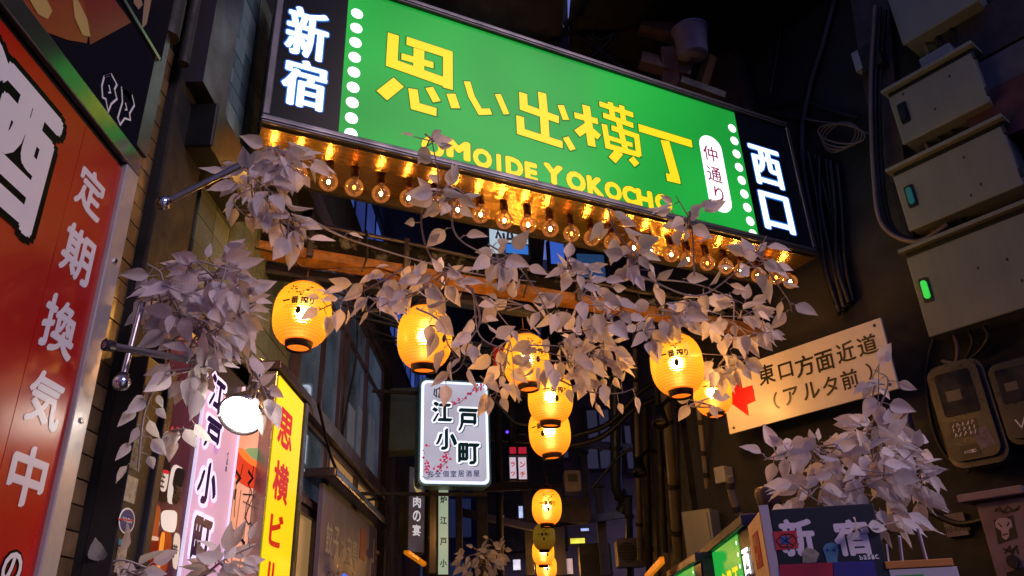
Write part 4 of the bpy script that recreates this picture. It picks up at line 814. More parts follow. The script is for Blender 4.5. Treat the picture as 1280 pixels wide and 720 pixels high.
# ------------------------------------------------------------------ left, farther: blue panels, lit menu pillar
bpw = empty('blue_panel_building', (LX, 9, 3), 'tall dark building with night-blue upright panels rising behind the left shopfront', 'building')
MB().box(LX - .4, LX - .12, 5.4, 13.5, 5.1, 9).build('wall', dark, bpw)
bpm = [ME('blue_panel_%s' % a, {'a': '26346c', 'b': '2e4284', 'c': '1e2858'}[a], 1.15, c, var=.35, sc=1.2) for a, c in (('a', '4a66c8'), ('b', '5a80e0'), ('c', '3c509c'))]  # no lamp behind these: blue glow put into panels that get little light
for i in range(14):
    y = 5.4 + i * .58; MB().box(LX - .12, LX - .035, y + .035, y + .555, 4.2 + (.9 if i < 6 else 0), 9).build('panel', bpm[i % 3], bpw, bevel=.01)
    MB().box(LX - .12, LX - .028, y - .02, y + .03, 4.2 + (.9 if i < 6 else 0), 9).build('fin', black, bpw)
for z in (5.15, 6.2, 7.4): MB().box(LX - .03, LX + .015, 5.4, 13.5, z, z + .07).build('ledge', black, bpw)
lmw = MB().box(LX - .4, LX + .02, 8.6, 12.5, 0, 5.1).build('dark_shop_wall', M('violet_brown_wall', '2e2630', .75, var=.4, bump=.3), None); tag(lmw, 'violet-brown wall deep in the alley behind the white lightbox', 'wall')
MF = FR((LX + .18, 0, 0), (0, 1, 0))
def deep_sign(px0, px1, pt, pb, dep, mat, label, name='upright_sign', txt='', tm=None, ang=80, cw=.1, thick=.12, cat='shop sign'):
    o_ = PD((px0 + px1) / 2, (pt + pb) / 2, dep); aa = math.radians(ang); f = FR(o_, (math.sin(aa), math.cos(aa), 0))
    u0, u1 = f.uv(px0, (pt + pb) / 2)[0], f.uv(px1, (pt + pb) / 2)[0]; v0, v1 = f.uv((px0 + px1) / 2, pb)[1], f.uv((px0 + px1) / 2, pt)[1]
    t = empty(name, f.P((u0 + u1) / 2, v0, -thick / 2), label, cat)
    f.boxm(MB(), u0 - .02, u1 + .02, v0 - .02, v1 + .02, -thick, -.002).build('case', dark, t, bevel=.005); f.boxm(MB(), u0, u1, v0, v1, -.001, .004).build('face', mat, t)
    if txt:
        n_ = len(txt); hh_ = (v1 - v0) / n_; x = MB()
        for i, ch in enumerate(txt):
            if ch == ' ': continue
            s_ = min(hh_ * .8, (u1 - u0) * .7); um = (u0 + u1) / 2; vm = v1 - hh_ * (i + .5); glyph(x, f, ch, um - s_ / 2, um + s_ / 2, vm - s_ / 2, vm + s_ / 2, .006, .03)
        x.build('lettering', tm or ink, t)
    return t, f
menu_sign, _ = deep_sign(511, 530, 585, 690, 7.6, ME('menu_dark', '4a4450', .45, var=.4, sc=5), 'tall lit menu panel with a round dish picture at the top, below the white lightbox', txt='  肉の宴 ', tm=ME('dim_white', 'c8ccd8', .7), ang=40)
deep_sign(537, 545, 600, 716, 7.9, M('steel_panel', '6c6870', .3, .5), 'plain steel upright panel between two narrow lit signs', name='steel_fascia', ang=60, cat='panel')
deep_sign(548, 560, 612, 718, 8.1, ME('pale_green_sign', 'a8c0a8', .6, var=.2), 'narrow pale green lit sign with dark brush strokes below the white lightbox', txt='炉江戸小', tm=dkt, ang=60)
wa = PD(521, 692, 7.5); tag(MB().bar(PD(508, 690, 7.2), PD(546, 716, 8.2), .05, .03).build('orange_light_strip', ME('orange_strip', 'd8780f', .75, var=.4, sc=6), None), 'orange lit strip under the narrow menu signs at the bottom', 'light')
f_ = FR(PD(521, 600, 7.55), (math.sin(math.radians(40)), math.cos(math.radians(40)), 0)); a_, b_ = f_.uv(520, 605); f_.prism(MB(), [(a_ + .06 * math.cos(t), b_ + .09 * math.sin(t)) for t in [2 * math.pi * i / 18 for i in range(18)]], .03, .04).build('dish_picture', ME('dish_yellow', 'b09a60', .6, var=.5, sc=40), menu_sign)
# ------------------------------------------------------------------ end of the alley
vio = M('violet_wall', '6a6078', .7, var=.5, sc=1.6, bump=.4, bsc=12)
fb_ = empty('violet_building', (2.2, 15, 0), 'violet-lit building with windows seen between the lantern cluster and the right pipes', 'building')
MB().box(-.6, 6, 15, 17, 0, 7.3).build('wall', vio, fb_)
MB().box(-.6, 1.1, 14.7, 15, 3.2, 7.3).build('dark_bay', dark, fb_)
for (px, py, w, h) in ((748, 540, 34, 60), (748, 575, 40, 26), (702, 560, 18, 30), (790, 560, 20, 60)):
    a = PY(px, py, 14.95); w_, h_ = w * 15.8 / FPX, h * 15.8 / FPX
    q = MB().box(a.x - w_ / 2, a.x + w_ / 2, 14.86, 14.98, a.z - h_ / 2, a.z + h_ / 2).build('window_frame', M('grey_violet_frame', '39344c', .4), fb_); MB().box(a.x - w_ * .38, a.x + w_ * .38, 14.84, 14.855, a.z - h_ * .42, a.z + h_ * .42).build('pane', M('violet_pane', '4a4a66', .1, 0, '44425e', .35, var=.4, sc=2), q); MB().box(a.x - .02, a.x + .02, 14.80, 14.838, a.z - h_ * .42, a.z + h_ * .42).build('mullion', M('grey_violet_frame', '39344c', .4), q)
bk = empty('rear_building', (-.5, 17.5, 0), 'black building closing the far end of the alley', 'building'); MB().box(-6, 8, 17.2, 18, 0, 10.5).build('wall', M('rear_wall', '2c2a48', .8, var=.5, sc=.8), bk)
for i in range(7):
    for j in range(6):
        x0 = -3.2 + i * .9; z0 = 2.5 + j * 1.3
        if rs.random() < .75: MB().box(x0, x0 + .6, 17.1, 17.19, z0, z0 + .8).build('window', M('dim_window_%d' % rs.randrange(1), '1c2040', .1, 0, '222a4c', .5, var=.3), bk)
# clutter in the alley: pipes, boxes, meters, cables, air conditioners
def pipe(px0, py0, px1, py1, dep, wpx, mat, label, bend=None):
    pts = [PD(px0, py0, dep), PD(px1, py1, dep)] if not bend else catm([PD(px0, py0, dep)] + [PD(*b, dep) for b in bend] + [PD(px1, py1, dep)], 5)
    t = empty('pipe', pts[-1], label, 'pipe'); MB().tube(pts, wpx / 2 * dep / FPX, 10).build('tube', mat, t)
    for k in (.25, .6, .85):
        i = int(k * (len(pts) - 1)); q = pts[0].lerp(pts[-1], k) if len(pts) == 2 else pts[i]; d = (pts[min(i + 1, len(pts) - 1)] - pts[max(i - 1, 0)]).normalized() if len(pts) > 2 else (pts[1] - pts[0]).normalized()
        MB().tube([q - d * .02, q + d * .02], wpx / 2 * dep / FPX * 1.25, 10).build('clamp', dark, t)
    return t
gpi = M('grey_pipe', '6a625c', .5, var=.3); bpi = M('blue_grey_pipe', '3a4258', .35, .3, var=.3); opi = M('olive_pipe', '5c5446', .5, var=.3)
pipe(830, 470, 848, 700, 7.0, 12, opi, 'thick olive pipe running down behind the lantern left of the direction board')
pipe(872, 500, 884, 610, 6.2, 6, gpi, 'thin pale conduit running up from the small grey junction box')
pipe(769, 470, 776, 640, 9.5, 15, bpi, 'blue-grey downpipe with an elbow on the far right side of the alley', bend=[(770, 560), (771, 610), (782, 625)])
pipe(793, 400, 800, 700, 8.6, 7, gpi, 'slim grey pipe in the middle of the right-hand pipe group')
pipe(806, 500, 812, 720, 8.2, 9, dark, 'dark pipe next to the slim grey one')
pipe(818, 420, 832, 690, 7.5, 7, dark, 'dark pipe beside the thick olive pipe')
pipe(786, 620, 788, 720, 9.2, 10, bpi, 'short blue-grey pipe continuing under the elbow')
pipe(622, 470, 626, 720, 10, 9, dark, 'dark upright pipe left of the red and white sign')
pipe(637, 380, 640, 560, 9.8, 10, dark, 'thick dark pipe rising behind the middle leaves')
def acu(px, py, wpx, hpx, dep, label, mat=None, fan=True, name='air_conditioner', ang=90, cat=None):
    o_ = PD(px, py, dep); aa = math.radians(ang); f = FR(o_, (math.sin(aa), math.cos(aa), 0)); w, h = wpx * dep / FPX, hpx * dep / FPX
    t = empty(name, f.P(0, -h / 2, -.12), label, cat or 'air conditioner'); f.prism(MB(), rrect(-w / 2, w / 2, -h / 2, h / 2, min(w, h) * .08), -.25, 0).build('case', mat or M('ac_grey', '5c5664', .5, var=.2), t, bevel=.004)
    if fan:
        f.prism(MB(), [(-.15 * w + .36 * h * math.cos(a), .36 * h * math.sin(a)) for a in [2 * math.pi * i / 24 for i in range(24)]], .001, .006).build('fan_opening', black, t)
        for k in range(6): f.boxm(MB(), -.15 * w - .34 * h, -.15 * w + .34 * h, -.3 * h + k * .11 * h, -.3 * h + k * .11 * h + .012 * h, .007, .012).build('grille_bar', mat or M('ac_grey', '5c5664', .5, var=.2), t)
    else:
        f.prism(MB(), rrect(-w * .3, w * .3, -h * .05, h * .32, w * .05), .001, .008).build('cover_window', black, t); f.boxm(MB(), -w * .2, w * .2, -h * .35, -h * .25, .001, .006).build('label_plate', gpi, t)
    return t
acu(716, 601, 20, 26, 8.5, 'small grey electricity meter between the lantern cluster and the lone lantern', fan=False, name='electricity_meter', cat='meter')
acu(712, 637, 52, 30, 9.5, 'wide dull purple air conditioner right of the lone lantern', M('ac_purple', '443c48', .6, var=.3))
acu(790, 690, 36, 34, 9.0, 'shadowed air conditioner at the bottom between the lanterns and the right pipes')
acu(745, 700, 40, 40, 10, 'dark round-fanned unit at the bottom right of the far lanterns', black)
acu(652, 530, 26, 50, 11, 'dark cabinet hanging left of the lantern cluster', dark, False, 'wall_cabinet', cat='cabinet')
deep_sign(637, 645, 563, 598, 9.6, ME('sign_pink_white', 'd8c8dc', .75), 'left half of the small red and white sign deep in the alley', txt=' ラッ', tm=redp, name='small_sign', ang=85)
deep_sign(648, 658, 563, 599, 9.6, ME('sign_pink_white', 'd8c8dc', .75), 'small white sign with red head and red kana deep in the alley', txt=' ンチ', tm=redp, name='small_sign', ang=85)
deep_sign(637, 645, 559, 567, 9.45, ME('sign_red_head', 'b02038', .8), 'red heading plate above the left small white sign', name='heading_plate', ang=85)
deep_sign(648, 658, 559, 567, 9.45, ME('sign_red_head', 'b02038', .8), 'red heading plate above the right small white sign', name='heading_plate', ang=85)
deep_sign(617, 641, 434, 462, 6.0, M('red_lacquer', '8c1814', .4, 0, '7a1410', .35), 'dark red box lamp half hidden behind the middle leaves', name='red_box_lamp', cat='lamp')
pale_sign, _ = deep_sign(612, 660, 284, 318, 7.2, ME('sign_pale_cyan', 'b8d0e0', .75, var=.15), 'pale blue lit sign with cursive black strokes just under the row of bulbs', ang=76)
f_ = FR(PD(636, 300, 7.1), (math.sin(math.radians(76)), math.cos(math.radians(76)), 0)); 
for pts in ([(620, 298), (622, 290), (627, 300)], [(629, 292), (630, 300)], [(635, 291), (634, 299), (641, 299), (639, 292)], [(648, 292), (652, 290)]): f_.prism(MB(), stroke([f_.uv(*p) for p in pts], .02), .0, .012).build('brush_mark', ink, pale_sign)
deep_sign(632, 660, 306, 317, 7.05, ME('sign_azure', '2c6cc0', .9), 'bright blue band across the bottom of the pale blue sign', name='blue_band', ang=76)
tag(MB().bar(PD(613, 352, 7.5), PD(655, 361, 7.5), .08, .09).build('blue_tube', ME('blue_tube', '3088ff', 1.2), None), 'short bright blue light tube behind the middle of the crossbeam', 'light')
deep_sign(688, 705, 300, 330, 8.5, ME('blue_glow', '3c66d0', .7), 'slim blue-lit panel seen under the bulbs right of the centre', name='lit_panel_sign', cat='panel')
deep_sign(722, 756, 318, 352, 9.5, ME('teal_blue', '2a4a78', .6), 'teal-blue window seen between the beam and the bulbs', name='blue_window', cat='window')
for px, py in ((672, 488), (679, 540), (671, 520)): 
    tag(MB().lathe([(.0, -.02), (.02, 0), (.0, .02)], PD(px - 45 if px > 675 else px - 1, py, 8.5), 8).build('violet_led', ME('violet_led', '5a30ff', 3), None), 'tiny violet light glinting in the dark behind the lanterns', 'led light', 'tiny violet lights')
def spot(px, py, dep, label):
    o_ = PD(px, py, dep); t = empty('track_spotlight', o_, label, 'spotlight'); d = Vector((-.1, -.35, -1)).normalized()
    MB().lathe([(.0, -.12), (.04, -.11), (.06, .0), (.075, .07), (.068, .075), (.05, .03), (0, .03)], o_, 18, d).build('shade', black, t); MB().lathe([(0, .035), (.05, .036)], o_, 14, d).build('lens', M('dull_lens', '8a8078', .2), t)
    MB().tube(catm([o_ - d * .1, o_ - d * .12 + Vector((.15, .05, .08)), o_ + Vector((.4, .15, .06))]), .018, 8).build('arm', black, t)
spot(825, 522, 6.6, 'black spotlight under the lantern left of the direction board'); spot(799, 585, 7.6, 'black spotlight lower left of the other one, by the grey pipe')
# ------------------------------------------------------------------ right side walls
rw = MB(); B_ = PP(868, 600, -Rn * 5.15, Rn); print('corner', B_)
c0_ = Vector((B_.x, B_.y, 0)); rw.obox(c0_, RU * 6.5, -Rn * .5, Z * 9.5); tag(rw.build('right_front_wall', M('brown_black_wall', '15151b', .75, var=.45, sc=1.5, bump=.35, bsc=9), None), 'dark brown-grey plastered wall carrying the cabinets and the direction board', 'wall')
tag(MB().box(B_.x + .03, B_.x + .5, B_.y + .35, 9.4, 0, 7).build('right_alley_wall', M('right_wall_dark', '242228', .75, var=.5, bump=.4), None), 'dark side wall of the alley behind the pipes on the right', 'wall')
WR = FR(-Rn * 5.14, RU)
def wc(pts, r, label, mat=cable, c=.03, fr=WR, nm='wall_cable', cat='cable', group=None):
    P_ = catm([fr.P(*fr.uv(*p), c) for p in pts], 7); return tag(MB().tube(P_, r, 7).build(nm, mat, None), label, cat, group)
conc = MB(); us = [WR.uv(*p) for p in ((1062, -30), (1112, -30), (1122, 100), (1138, 230), (1150, 330), (1108, 200), (1085, 120))]
WR.prism(conc, us, .0, .05); tag(conc.build('broken_pilaster', M('purple_plaster', '3c343c', .7, var=.4, bump=.5), None), 'strip of broken purplish plaster left of the grey cabinets', 'pilaster')
tag(WR.boxm(MB(), *(lambda a, b, c, d: (a, b, c, d))(WR.uv(893, 90)[0], WR.uv(935, 90)[0], WR.uv(915, 145)[1] - .3, 8.8), .0, .14).build('brown_post', M('brown_post', '382e2c', .7, var=.3, bump=.4), None), 'dull brown upright post above the right end of the arch sign', 'post')
wc([(1048, -10), (1030, 60), (1015, 110), (1005, 170), (1010, 230), (1025, 300), (1050, 380)], .035, 'thick black cable sweeping down left of the coiled cable')
wc([(985, -10), (975, 60), (965, 120)], .014, 'thin dark cable on the wall above the navy 西口 panel')
for k in range(7): wc([(1008 + k * 7, 190 + k * 3), (1020 + k * 6 + U(-7, 7), 260), (1036 + k * 4 + U(-8, 8), 330), (1052 + k * 3, 396 - k * 3)], U(.012, .022), ['leftmost', 'second', 'third', 'middle', 'fifth', 'sixth', 'rightmost'][k] + ' of the seven black cables bundled between arch sign and cabinets', c=.04 + .02 * (k % 2), group='bundle of black cables', nm='bundle_cable')
wc([(1040, 160), (1000, 148), (960, 140), (930, 132)], .02, 'dark cable running level over the right end of the sign')
wc([(1075, 150), (1040, 140), (1000, 128), (960, 134)], .016, 'second dark cable above the right end of the sign')
for k in range(3): wc([(1115 - 3 * k, 20), (1108 - 2 * k, 120), (1112 - 2 * k, 230), (1125 - 3 * k, 290), (1160, 305 + 3 * k), (1200, 290)], .016, ['outer black', 'inner black', 'grey'][k] + ' cable looping round the lower left corner of the third cabinet', c=.10 + .04 * k, group='cables behind the cabinets', mat=cable if k < 2 else lcable)
wc([(1170, 425), (1160, 470), (1168, 530), (1185, 570), (1215, 590)], .014, 'thin cable curving down around the big meter')
wc([(1165, 640), (1200, 655), (1235, 650)], .02, 'black cable between the small number plate and the stickered box')
cl = empty('cable_coil', WR.P(*WR.uv(1055, 175), .06), 'small coil of pinkish grey cable hanging right of the arch sign', 'cable coil')
cu_, cv_ = WR.uv(1055, 175)
for k in range(4):
    r_ = .125 + .012 * k; pts = [WR.P(cu_ + .01 * k + r_ * 1.05 * math.cos(t + .3 * k), cv_ + r_ * .92 * math.sin(t), .06 + .012 * k) for t in [2 * math.pi * i / 28 for i in range(29)]]; MB().tube(pts, .007, 6).build('loop', lcable, cl)
MB().tube(catm([WR.P(*WR.uv(1010, 152), .06), WR.P(*WR.uv(1035, 156), .06), WR.P(*WR.uv(1062, 160), .08), WR.P(*WR.uv(1085, 168), .06), WR.P(*WR.uv(1108, 178), .05)]), .006, 6).build('tail', lcable, cl)
# grey cabinets
def cabinet_box(tl, tr_, br, bl, label, depth=.24, handle=None, lid=True, hm=None):
    u0 = (RF.uv(*tl)[0] + RF.uv(*bl)[0]) / 2; u1 = RF.uv(*tr_)[0]; v1 = RF.uv(*tl)[1]; v0 = RF.uv(*bl)[1]
    t = empty('electrical_cabinet', RF.P((u0 + u1) / 2, v0, -depth / 2), label, 'cabinet'); print('cab', u0, u1, v0, v1)
    RF.boxm(MB(), u0 + .01, u1 - .01, v0 + .01, v1, -depth, -.012).build('body', cabinet, t, bevel=.006)
    RF.boxm(MB(), u0, u1, v0, v1 - .035, -.010, .012).build('door', cabinet, t, bevel=.008)
    for k in range(3): MB().tube(catm([RF.P(u0 + .10 + .09 * k, v0 + .02, -.12), RF.P(u0 + .10 + .09 * k, v0 - .07, -.12), RF.P(u0 + .04 + .05 * k, v0 - .14, -.18), RF.P(u0 - .05, v0 - .10 - .03 * k, -.22)]), .014, 6).build('supply_cable', cable if k else lcable, t)
    if lid: RF.boxm(MB(), u0 - .025, u1 + .03, v1 + .002, v1 + .030, -depth - .01, .045).build('rain_lid', cabinet, t, bevel=.004); RF.boxm(MB(), u0 + .005, u1, v1 - .032, v1 - .001, -.02, .002).build('lid_shadow_gap', black, t)
    for dv in (.12, .8): RF.boxm(MB(), u1 - .008, u1 + .012, v0 + (v1 - v0) * dv, v0 + (v1 - v0) * dv + .06, -.012, .010).build('hinge', dalu, t)
    if handle:
        a, b = RF.uv(*handle); f = RF.prism(MB(), rrect(a - .032, a + .032, b - .085, b + .085, .015), .013, .017).build('handle_recess', black, t); RF.prism(MB(), rrect(a - .018, a + .018, b - .062, b + .062, .017), .0175, .034).build('handle', hm or dalu, f, bevel=.004)
    for i in range(3): a, b = u0 + (u1 - u0) * U(.1, .9), v0 + (v1 - v0) * U(.1, .9); RF.prism(MB(), [(a + .008 * math.cos(t_), b + .012 * math.sin(t_)) for t_ in range(6)], .0122, .0128).build('rust_spot', M('rust_mark', '3a2c20', .9), t)
    return t
cabinet_box((1105, -40), (1192, -80), (1192, 30), (1122, 62), 'topmost grey cabinet cut by the upper edge of the photo, with a knob', handle=None)
kn = RF.uv(1123, 20); 
cabinet_box((1110, 118), (1213, 62), (1243, 140), (1129, 182), 'second grey cabinet from the top, with a black recessed handle', handle=(1131, 142), hm=black)
cabinet_box((1115, 217), (1252, 157), (1275, 228), (1138, 290), 'third grey cabinet from the top, with a teal handle', handle=(1140, 246), hm=M('teal_handle', '2c6c70', .3, 0, '1c6468', .25))
cabinet_box((1131, 318), (1300, 250), (1310, 360), (1163, 422), 'lowest and largest grey cabinet, with a green glowing handle', handle=(1159, 363), hm=M('green_handle', '30b040', .3, 0, '38d850', .8))
tag(RF.boxm(MB(), RF.uv(1150, 90)[0], RF.uv(1190, 70)[0], RF.uv(1165, 85)[1] , RF.uv(1170, 55)[1], -.22, -.05).build('small_blue_grey_box', M('blue_grey_box', '6c7484', .5, var=.2), None, bevel=.01), 'small blue-grey box tucked between the two upper cabinets', 'box')
a_, b_ = WR.uv(1090, 85); t = empty('junction_box', WR.P(a_, b_ - .1, .05), 'small box with a pale front left of the upper cabinets', 'box'); WR.boxm(MB(), a_ - .02, a_ + .14, b_ - .12, b_ + .10, .0, .16).build('case', dark, t, bevel=.008); WR.boxm(MB(), a_ - .06, a_ - .005, b_ - .08, b_ + .10, .10, .165).build('pale_front', M('pale_plastic', '8a8a90', .5), t, bevel=.006)
# slats and brown red wall at far upper right
for k, (p0, p1, c) in enumerate((((1200, 60), (1290, 0), '2c2228'), ((1235, 110), (1290, 80), '4c4a56'), ((1240, 150), (1300, 118), '4a2428'))):
    u0, v0 = WR.uv(*p0); u1, v1 = WR.uv(*p1); tag(WR.boxm(MB(), u0 - .1, u1 + 1.0, v0 - .25, v0 + .12, .0, .12 + .02 * k).build('ledge_board', M('board_' + c, c, .7, var=.3), None), ('dark beam crossing behind the top cabinets', 'grey slab behind the second cabinet at the right edge', 'dull red board behind the second cabinet at the right edge')[k], 'board')
# meters
def rr_meter(cx, cy, w, h, label, stick=True):
    u0, u1 = RF.uv(cx - w / 2, cy)[0], RF.uv(cx + w / 2, cy)[0]; v0, v1 = RF.uv(cx, cy + h / 2)[1], RF.uv(cx, cy - h / 2)[1]; W_ = u1 - u0; H_ = v1 - v0
    t = empty('electricity_meter', RF.P((u0 + u1) / 2, v0, -.1), label, 'meter'); mm = M('meter_plastic', '2a292e', .3, var=.15)
    RF.prism(MB(), rrect(u0, u1, v0, v1, W_ * .24, 6), -.22, -.02).build('case', mm, t, bevel=.03)
    RF.prism(MB(), rrect(u0 + W_ * .08, u1 - W_ * .08, v0 + H_ * .06, v1 - H_ * .04, W_ * .18, 6), -.018, .01).build('front_cover', mm, t, bevel=.02)
    RF.prism(MB(), rrect(u0 + W_ * .18, u1 - W_ * .22, v0 + H_ * .48, v1 - H_ * .10, W_ * .05), .0105, .016).build('window', M('smoked_window', '1c1a20', .08), t)
    RF.boxm(MB(), u0 + W_ * .3, u0 + W_ * .55, v0 + H_ * .62, v0 + H_ * .72, .0165, .018).build('display', M('display_grey', '4a4448', .4), t)
    if stick:
        def st_(a, b, c, d, m_, ang, nm='sticker'): return sticker(RF, u0 + W_ * a, u0 + W_ * b, v0 + H_ * c, v0 + H_ * d, .0108, m_, t, nm, ang)
        k = st_(.20, .66, .27, .43, ink, -.05); x = MB(); rq = random.Random(8)
        for r_ in range(3):
            for q in range(5):
                a0 = u0 + W_ * (.235 + .085 * q); b0_ = v0 + H_ * (.375 - .045 * r_); RF.prism(x, stroke([(a0 + W_ * rq.uniform(0, .02), b0_), (a0 + W_ * rq.uniform(.01, .05), b0_ + H_ * .035), (a0 + W_ * rq.uniform(.03, .06), b0_ + H_ * rq.uniform(0, .02))], W_ * .013), .0128, .0134)
        x.build('sticker_letters', white, k)
        st_(.56, .82, .14, .33, M('crumpled_sticker', '7a6a6c', .7, var=.6, sc=40), .2); k = st_(.28, .58, .08, .20, ink, .02); x = MB(); line_text(x, RF, 'AVOID', u0 + W_ * .32, v0 + H_ * .12, W_ * .035, H_ * .03, .0135, .02, .2); x.build('sticker_letters', white, k)
    return t
rr_meter(1207, 516, 78, 138, 'large rounded electricity meter with black and white stickers on its lower half')
t = rr_meter(1277, 500, 68, 110, 'second meter cut by the right edge of the photo, with white scribbles', False)
x = MB(); uu, vv = RF.uv(1270, 525); RF.prism(x, stroke([(uu, vv), (uu + .02, vv - .05), (uu + .05, vv), (uu + .07, vv - .04)], .008), .012, .0135); x.build('scribble', white, t)
u0, u1 = RF.uv(1228, 660)[0], RF.uv(1300, 660)[0]; vt = RF.uv(1240, 626)[1]
t = empty('stickered_box', RF.P(u0 + .2, vt - .9, -.1), 'pinkish grey box at the lower right corner covered in black and white stickers', 'box'); pkb = M('pinkish_box', '80686e', .5, var=.25, sc=5)
RF.boxm(MB(), u0, u1, vt - 1.0, vt, -.22, 0).build('case', pkb, t, bevel=.01); RF.boxm(MB(), u0 - .06, u1, vt + .005, vt + .05, -.24, .08).build('hood', pkb, t, bevel=.006)
def fpx(cx, cy, fr=RF): return fr.uv(cx, cy)
k = RF.prism(MB(), [fpx(1242, 650), fpx(1266, 644), fpx(1272, 672), fpx(1248, 680)], .001, .003).build('sticker', ink, t)
RF.prism(MB(), [fpx(*p) for p in ((1244, 653), (1248, 648), (1258, 647), (1264, 650), (1266, 658), (1261, 662), (1262, 670), (1258, 675), (1253, 672), (1252, 664), (1245, 659))], .0032, .0042).build('mask_print', M('pale_pink_print', 'b49a9c', .5), k)
for pts in ([(1248, 654), (1253, 659)], [(1262, 653), (1259, 658)], [(1254, 669), (1260, 667)]): RF.prism(MB(), stroke([fpx(*p) for p in pts], .008), .0045, .005).build('mask_line', ink, k)
x = MB()
for pts in ([(1244, 640), (1250, 634), (1254, 641), (1260, 633), (1268, 639), (1275, 632)], [(1244, 636), (1258, 641), (1274, 636)], [(1256, 692), (1262, 683), (1265, 694), (1270, 684), (1273, 692)], [(1254, 686), (1264, 690), (1272, 682)]): RF.prism(x, stroke([fpx(*p) for p in pts], .010), .0012, .0025)
x.build('scribble', ink, t)
RF.prism(MB(), [(fpx(1267, 702)[0] + .03 * math.cos(a), fpx(1267, 702)[1] + .035 * math.sin(a)) for a in [2 * math.pi * i / 16 for i in range(16)]], .001, .02).build('knob', dark, t)
k = RF.prism(MB(), [fpx(1258, 716), fpx(1282, 708), fpx(1290, 740), fpx(1264, 746)], .001, .003).build('sticker', ink, t)
t = WR.boxm(MB(), fpx(1181, 650, WR)[0], fpx(1209, 650, WR)[0], fpx(1195, 671, WR)[1], fpx(1195, 642, WR)[1], .0, .03).build('number_plate', M('plate_grey', '6a5e6c', .5, var=.2), None); tag(t, 'small grey plate with a row of dark digits under the large meter', 'plate')
x = MB(); a_, b_ = fpx(1185, 667, WR); line_text(x, WR, '804061', a_, b_, .021, .035, .031, .02, .2); x.build('digits', ink, t)
# ------------------------------------------------------------------ direction board
DBc = .22
d0 = PP(912, 543, -Rn * 4.85, Rn); DF = FR(d0, PP(1124, 487, -Rn * 4.85, Rn) - d0); print('board', math.degrees(math.atan2(DF.u.x, DF.u.y)), DF.u.z)
DF = FR(d0, Vector((DF.u.x, DF.u.y, 0)))
w1 = DF.uv(1124, 487)[0]; v1 = DF.uv(1100, 397)[1]; w0 = DF.uv(907, 465)[0]; v0 = DF.uv(907, 465)[1]; print('board', w0, w1, v0, v1, DF.uv(1124, 487)[1])
pb = empty('direction_board', DF.P(w1 / 2, 0, -.01), 'white board with black 東口方面近道（アルタ前） text and a red arrow, lit orange from the left', 'sign')
bw = M('cream_board', 'd8cdc4', .4, var=.10, sc=3)
DF.boxm(MB(), .0, w1, .0, v1, -.02, 0).build('board', bw, pb, bevel=.003)
for a in (.2, w1 - .15): MB().tube([DF.P(a, v1 - .02, -.02), DF.P(a, v1 + .02, -.25)], .006, 6).build('hanger', dark, pb)
for ch, cx, cy, w, h in (('東', 958, 468, 21, 26), ('口', 982, 463, 18, 20), ('方', 1006, 457, 25, 27), ('面', 1031, 451, 24, 26), ('近', 1057, 440, 24, 26), ('道', 1084, 431, 26, 26),
                         ('（', 970, 501, 7, 22), ('ア', 989, 495, 19, 22), ('ル', 1014, 488, 22, 22), ('タ', 1038, 482, 20, 24), ('前', 1062, 474, 22, 25), ('）', 1087, 464, 7, 22)):
    gpx(DF, ch, cx, cy, w, h, .002, .018).build('character', ink, pb)
def dpx(a, b): return DF.uv(890 + a / 4.5, 390 + b / 4.5)
DF.prism(MB(), [dpx(*p) for p in ((90, 500), (160, 368), (172, 428), (228, 412), (246, 500), (200, 520), (208, 586))], .001, .003).build('red_arrow', M('red_vinyl', 'c01a1c', .4), pb)
for a, b in ((.05, .04), (w1 - .05, .04), (w1 - .05, v1 - .04), (.05, v1 - .10)): MB().lathe([(0, 0), (.010, 0), (.010, .006), (0, .008)], DF.P(a, b, 0), 8, DF.n).build('bolt', dalu, pb)
DF.boxm(MB(), .03, .09, v1 - .05, v1 - .03, .001, .003).build('screw_mark', dark, pb)
# things on the wall right of the alley corner
pipe(912, 595, 928, 650, 5.2, 9, gpi, 'short bent conduit below the small pale box on the wall', bend=[(914, 615), (922, 640)])
f_ = WR; a_, b_ = WR.uv(911, 596); tag(WR.boxm(MB(), a_ - .05, a_ + .05, b_ - .06, b_ + .07, 0, .12).build('pale_switch_box', M('pale_plastic', '8a8a90', .5), None, bevel=.01), 'small pale switch box on the wall under the direction board', 'box')
def gbox(tlx, tly, w, h, dep, label, ang=142, mat=None, d_=.18):
    o_ = PD(tlx, tly, dep); aa = math.radians(ang); f = FR(o_, (math.sin(aa), math.cos(aa), 0)); w_ = w * dep / FPX / max(.2, abs(math.sin(aa))); h_ = h * dep / FPX; t = empty('junction_box', f.P(w_ / 2, -h_, 0), label, 'box')
    f.boxm(MB(), 0, w_, -h_, 0, -d_, 0).build('case', mat or cabinet, t, bevel=.008); f.boxm(MB(), w_ * .08, w_ * .92, -h_ * .94, -h_ * .06, .001, .012).build('cover', mat or cabinet, t, bevel=.004); return t
gbox(851, 640, 30, 72, 6.0, 'weathered grey junction box low on the right wall beneath the thin conduit', 128)
tag(MB().lathe([(.0, 0), (.055, 0), (.055, .13), (.045, .15), (0, .15)], PD(968, 648, 3.6), 18, Vector((-.15, 0, 1))).build('tin_can', M('brown_can', '4a3638', .4, var=.2), None), 'brown tin with a paper label standing on the cream box', 'can')
tag(gbox(1120, 518, 9, 30, 4.9, 'pinkish wooden stub showing between the direction board and the bush', 142, M('pink_wood', '6a5452', .6, var=.2), .05), None)
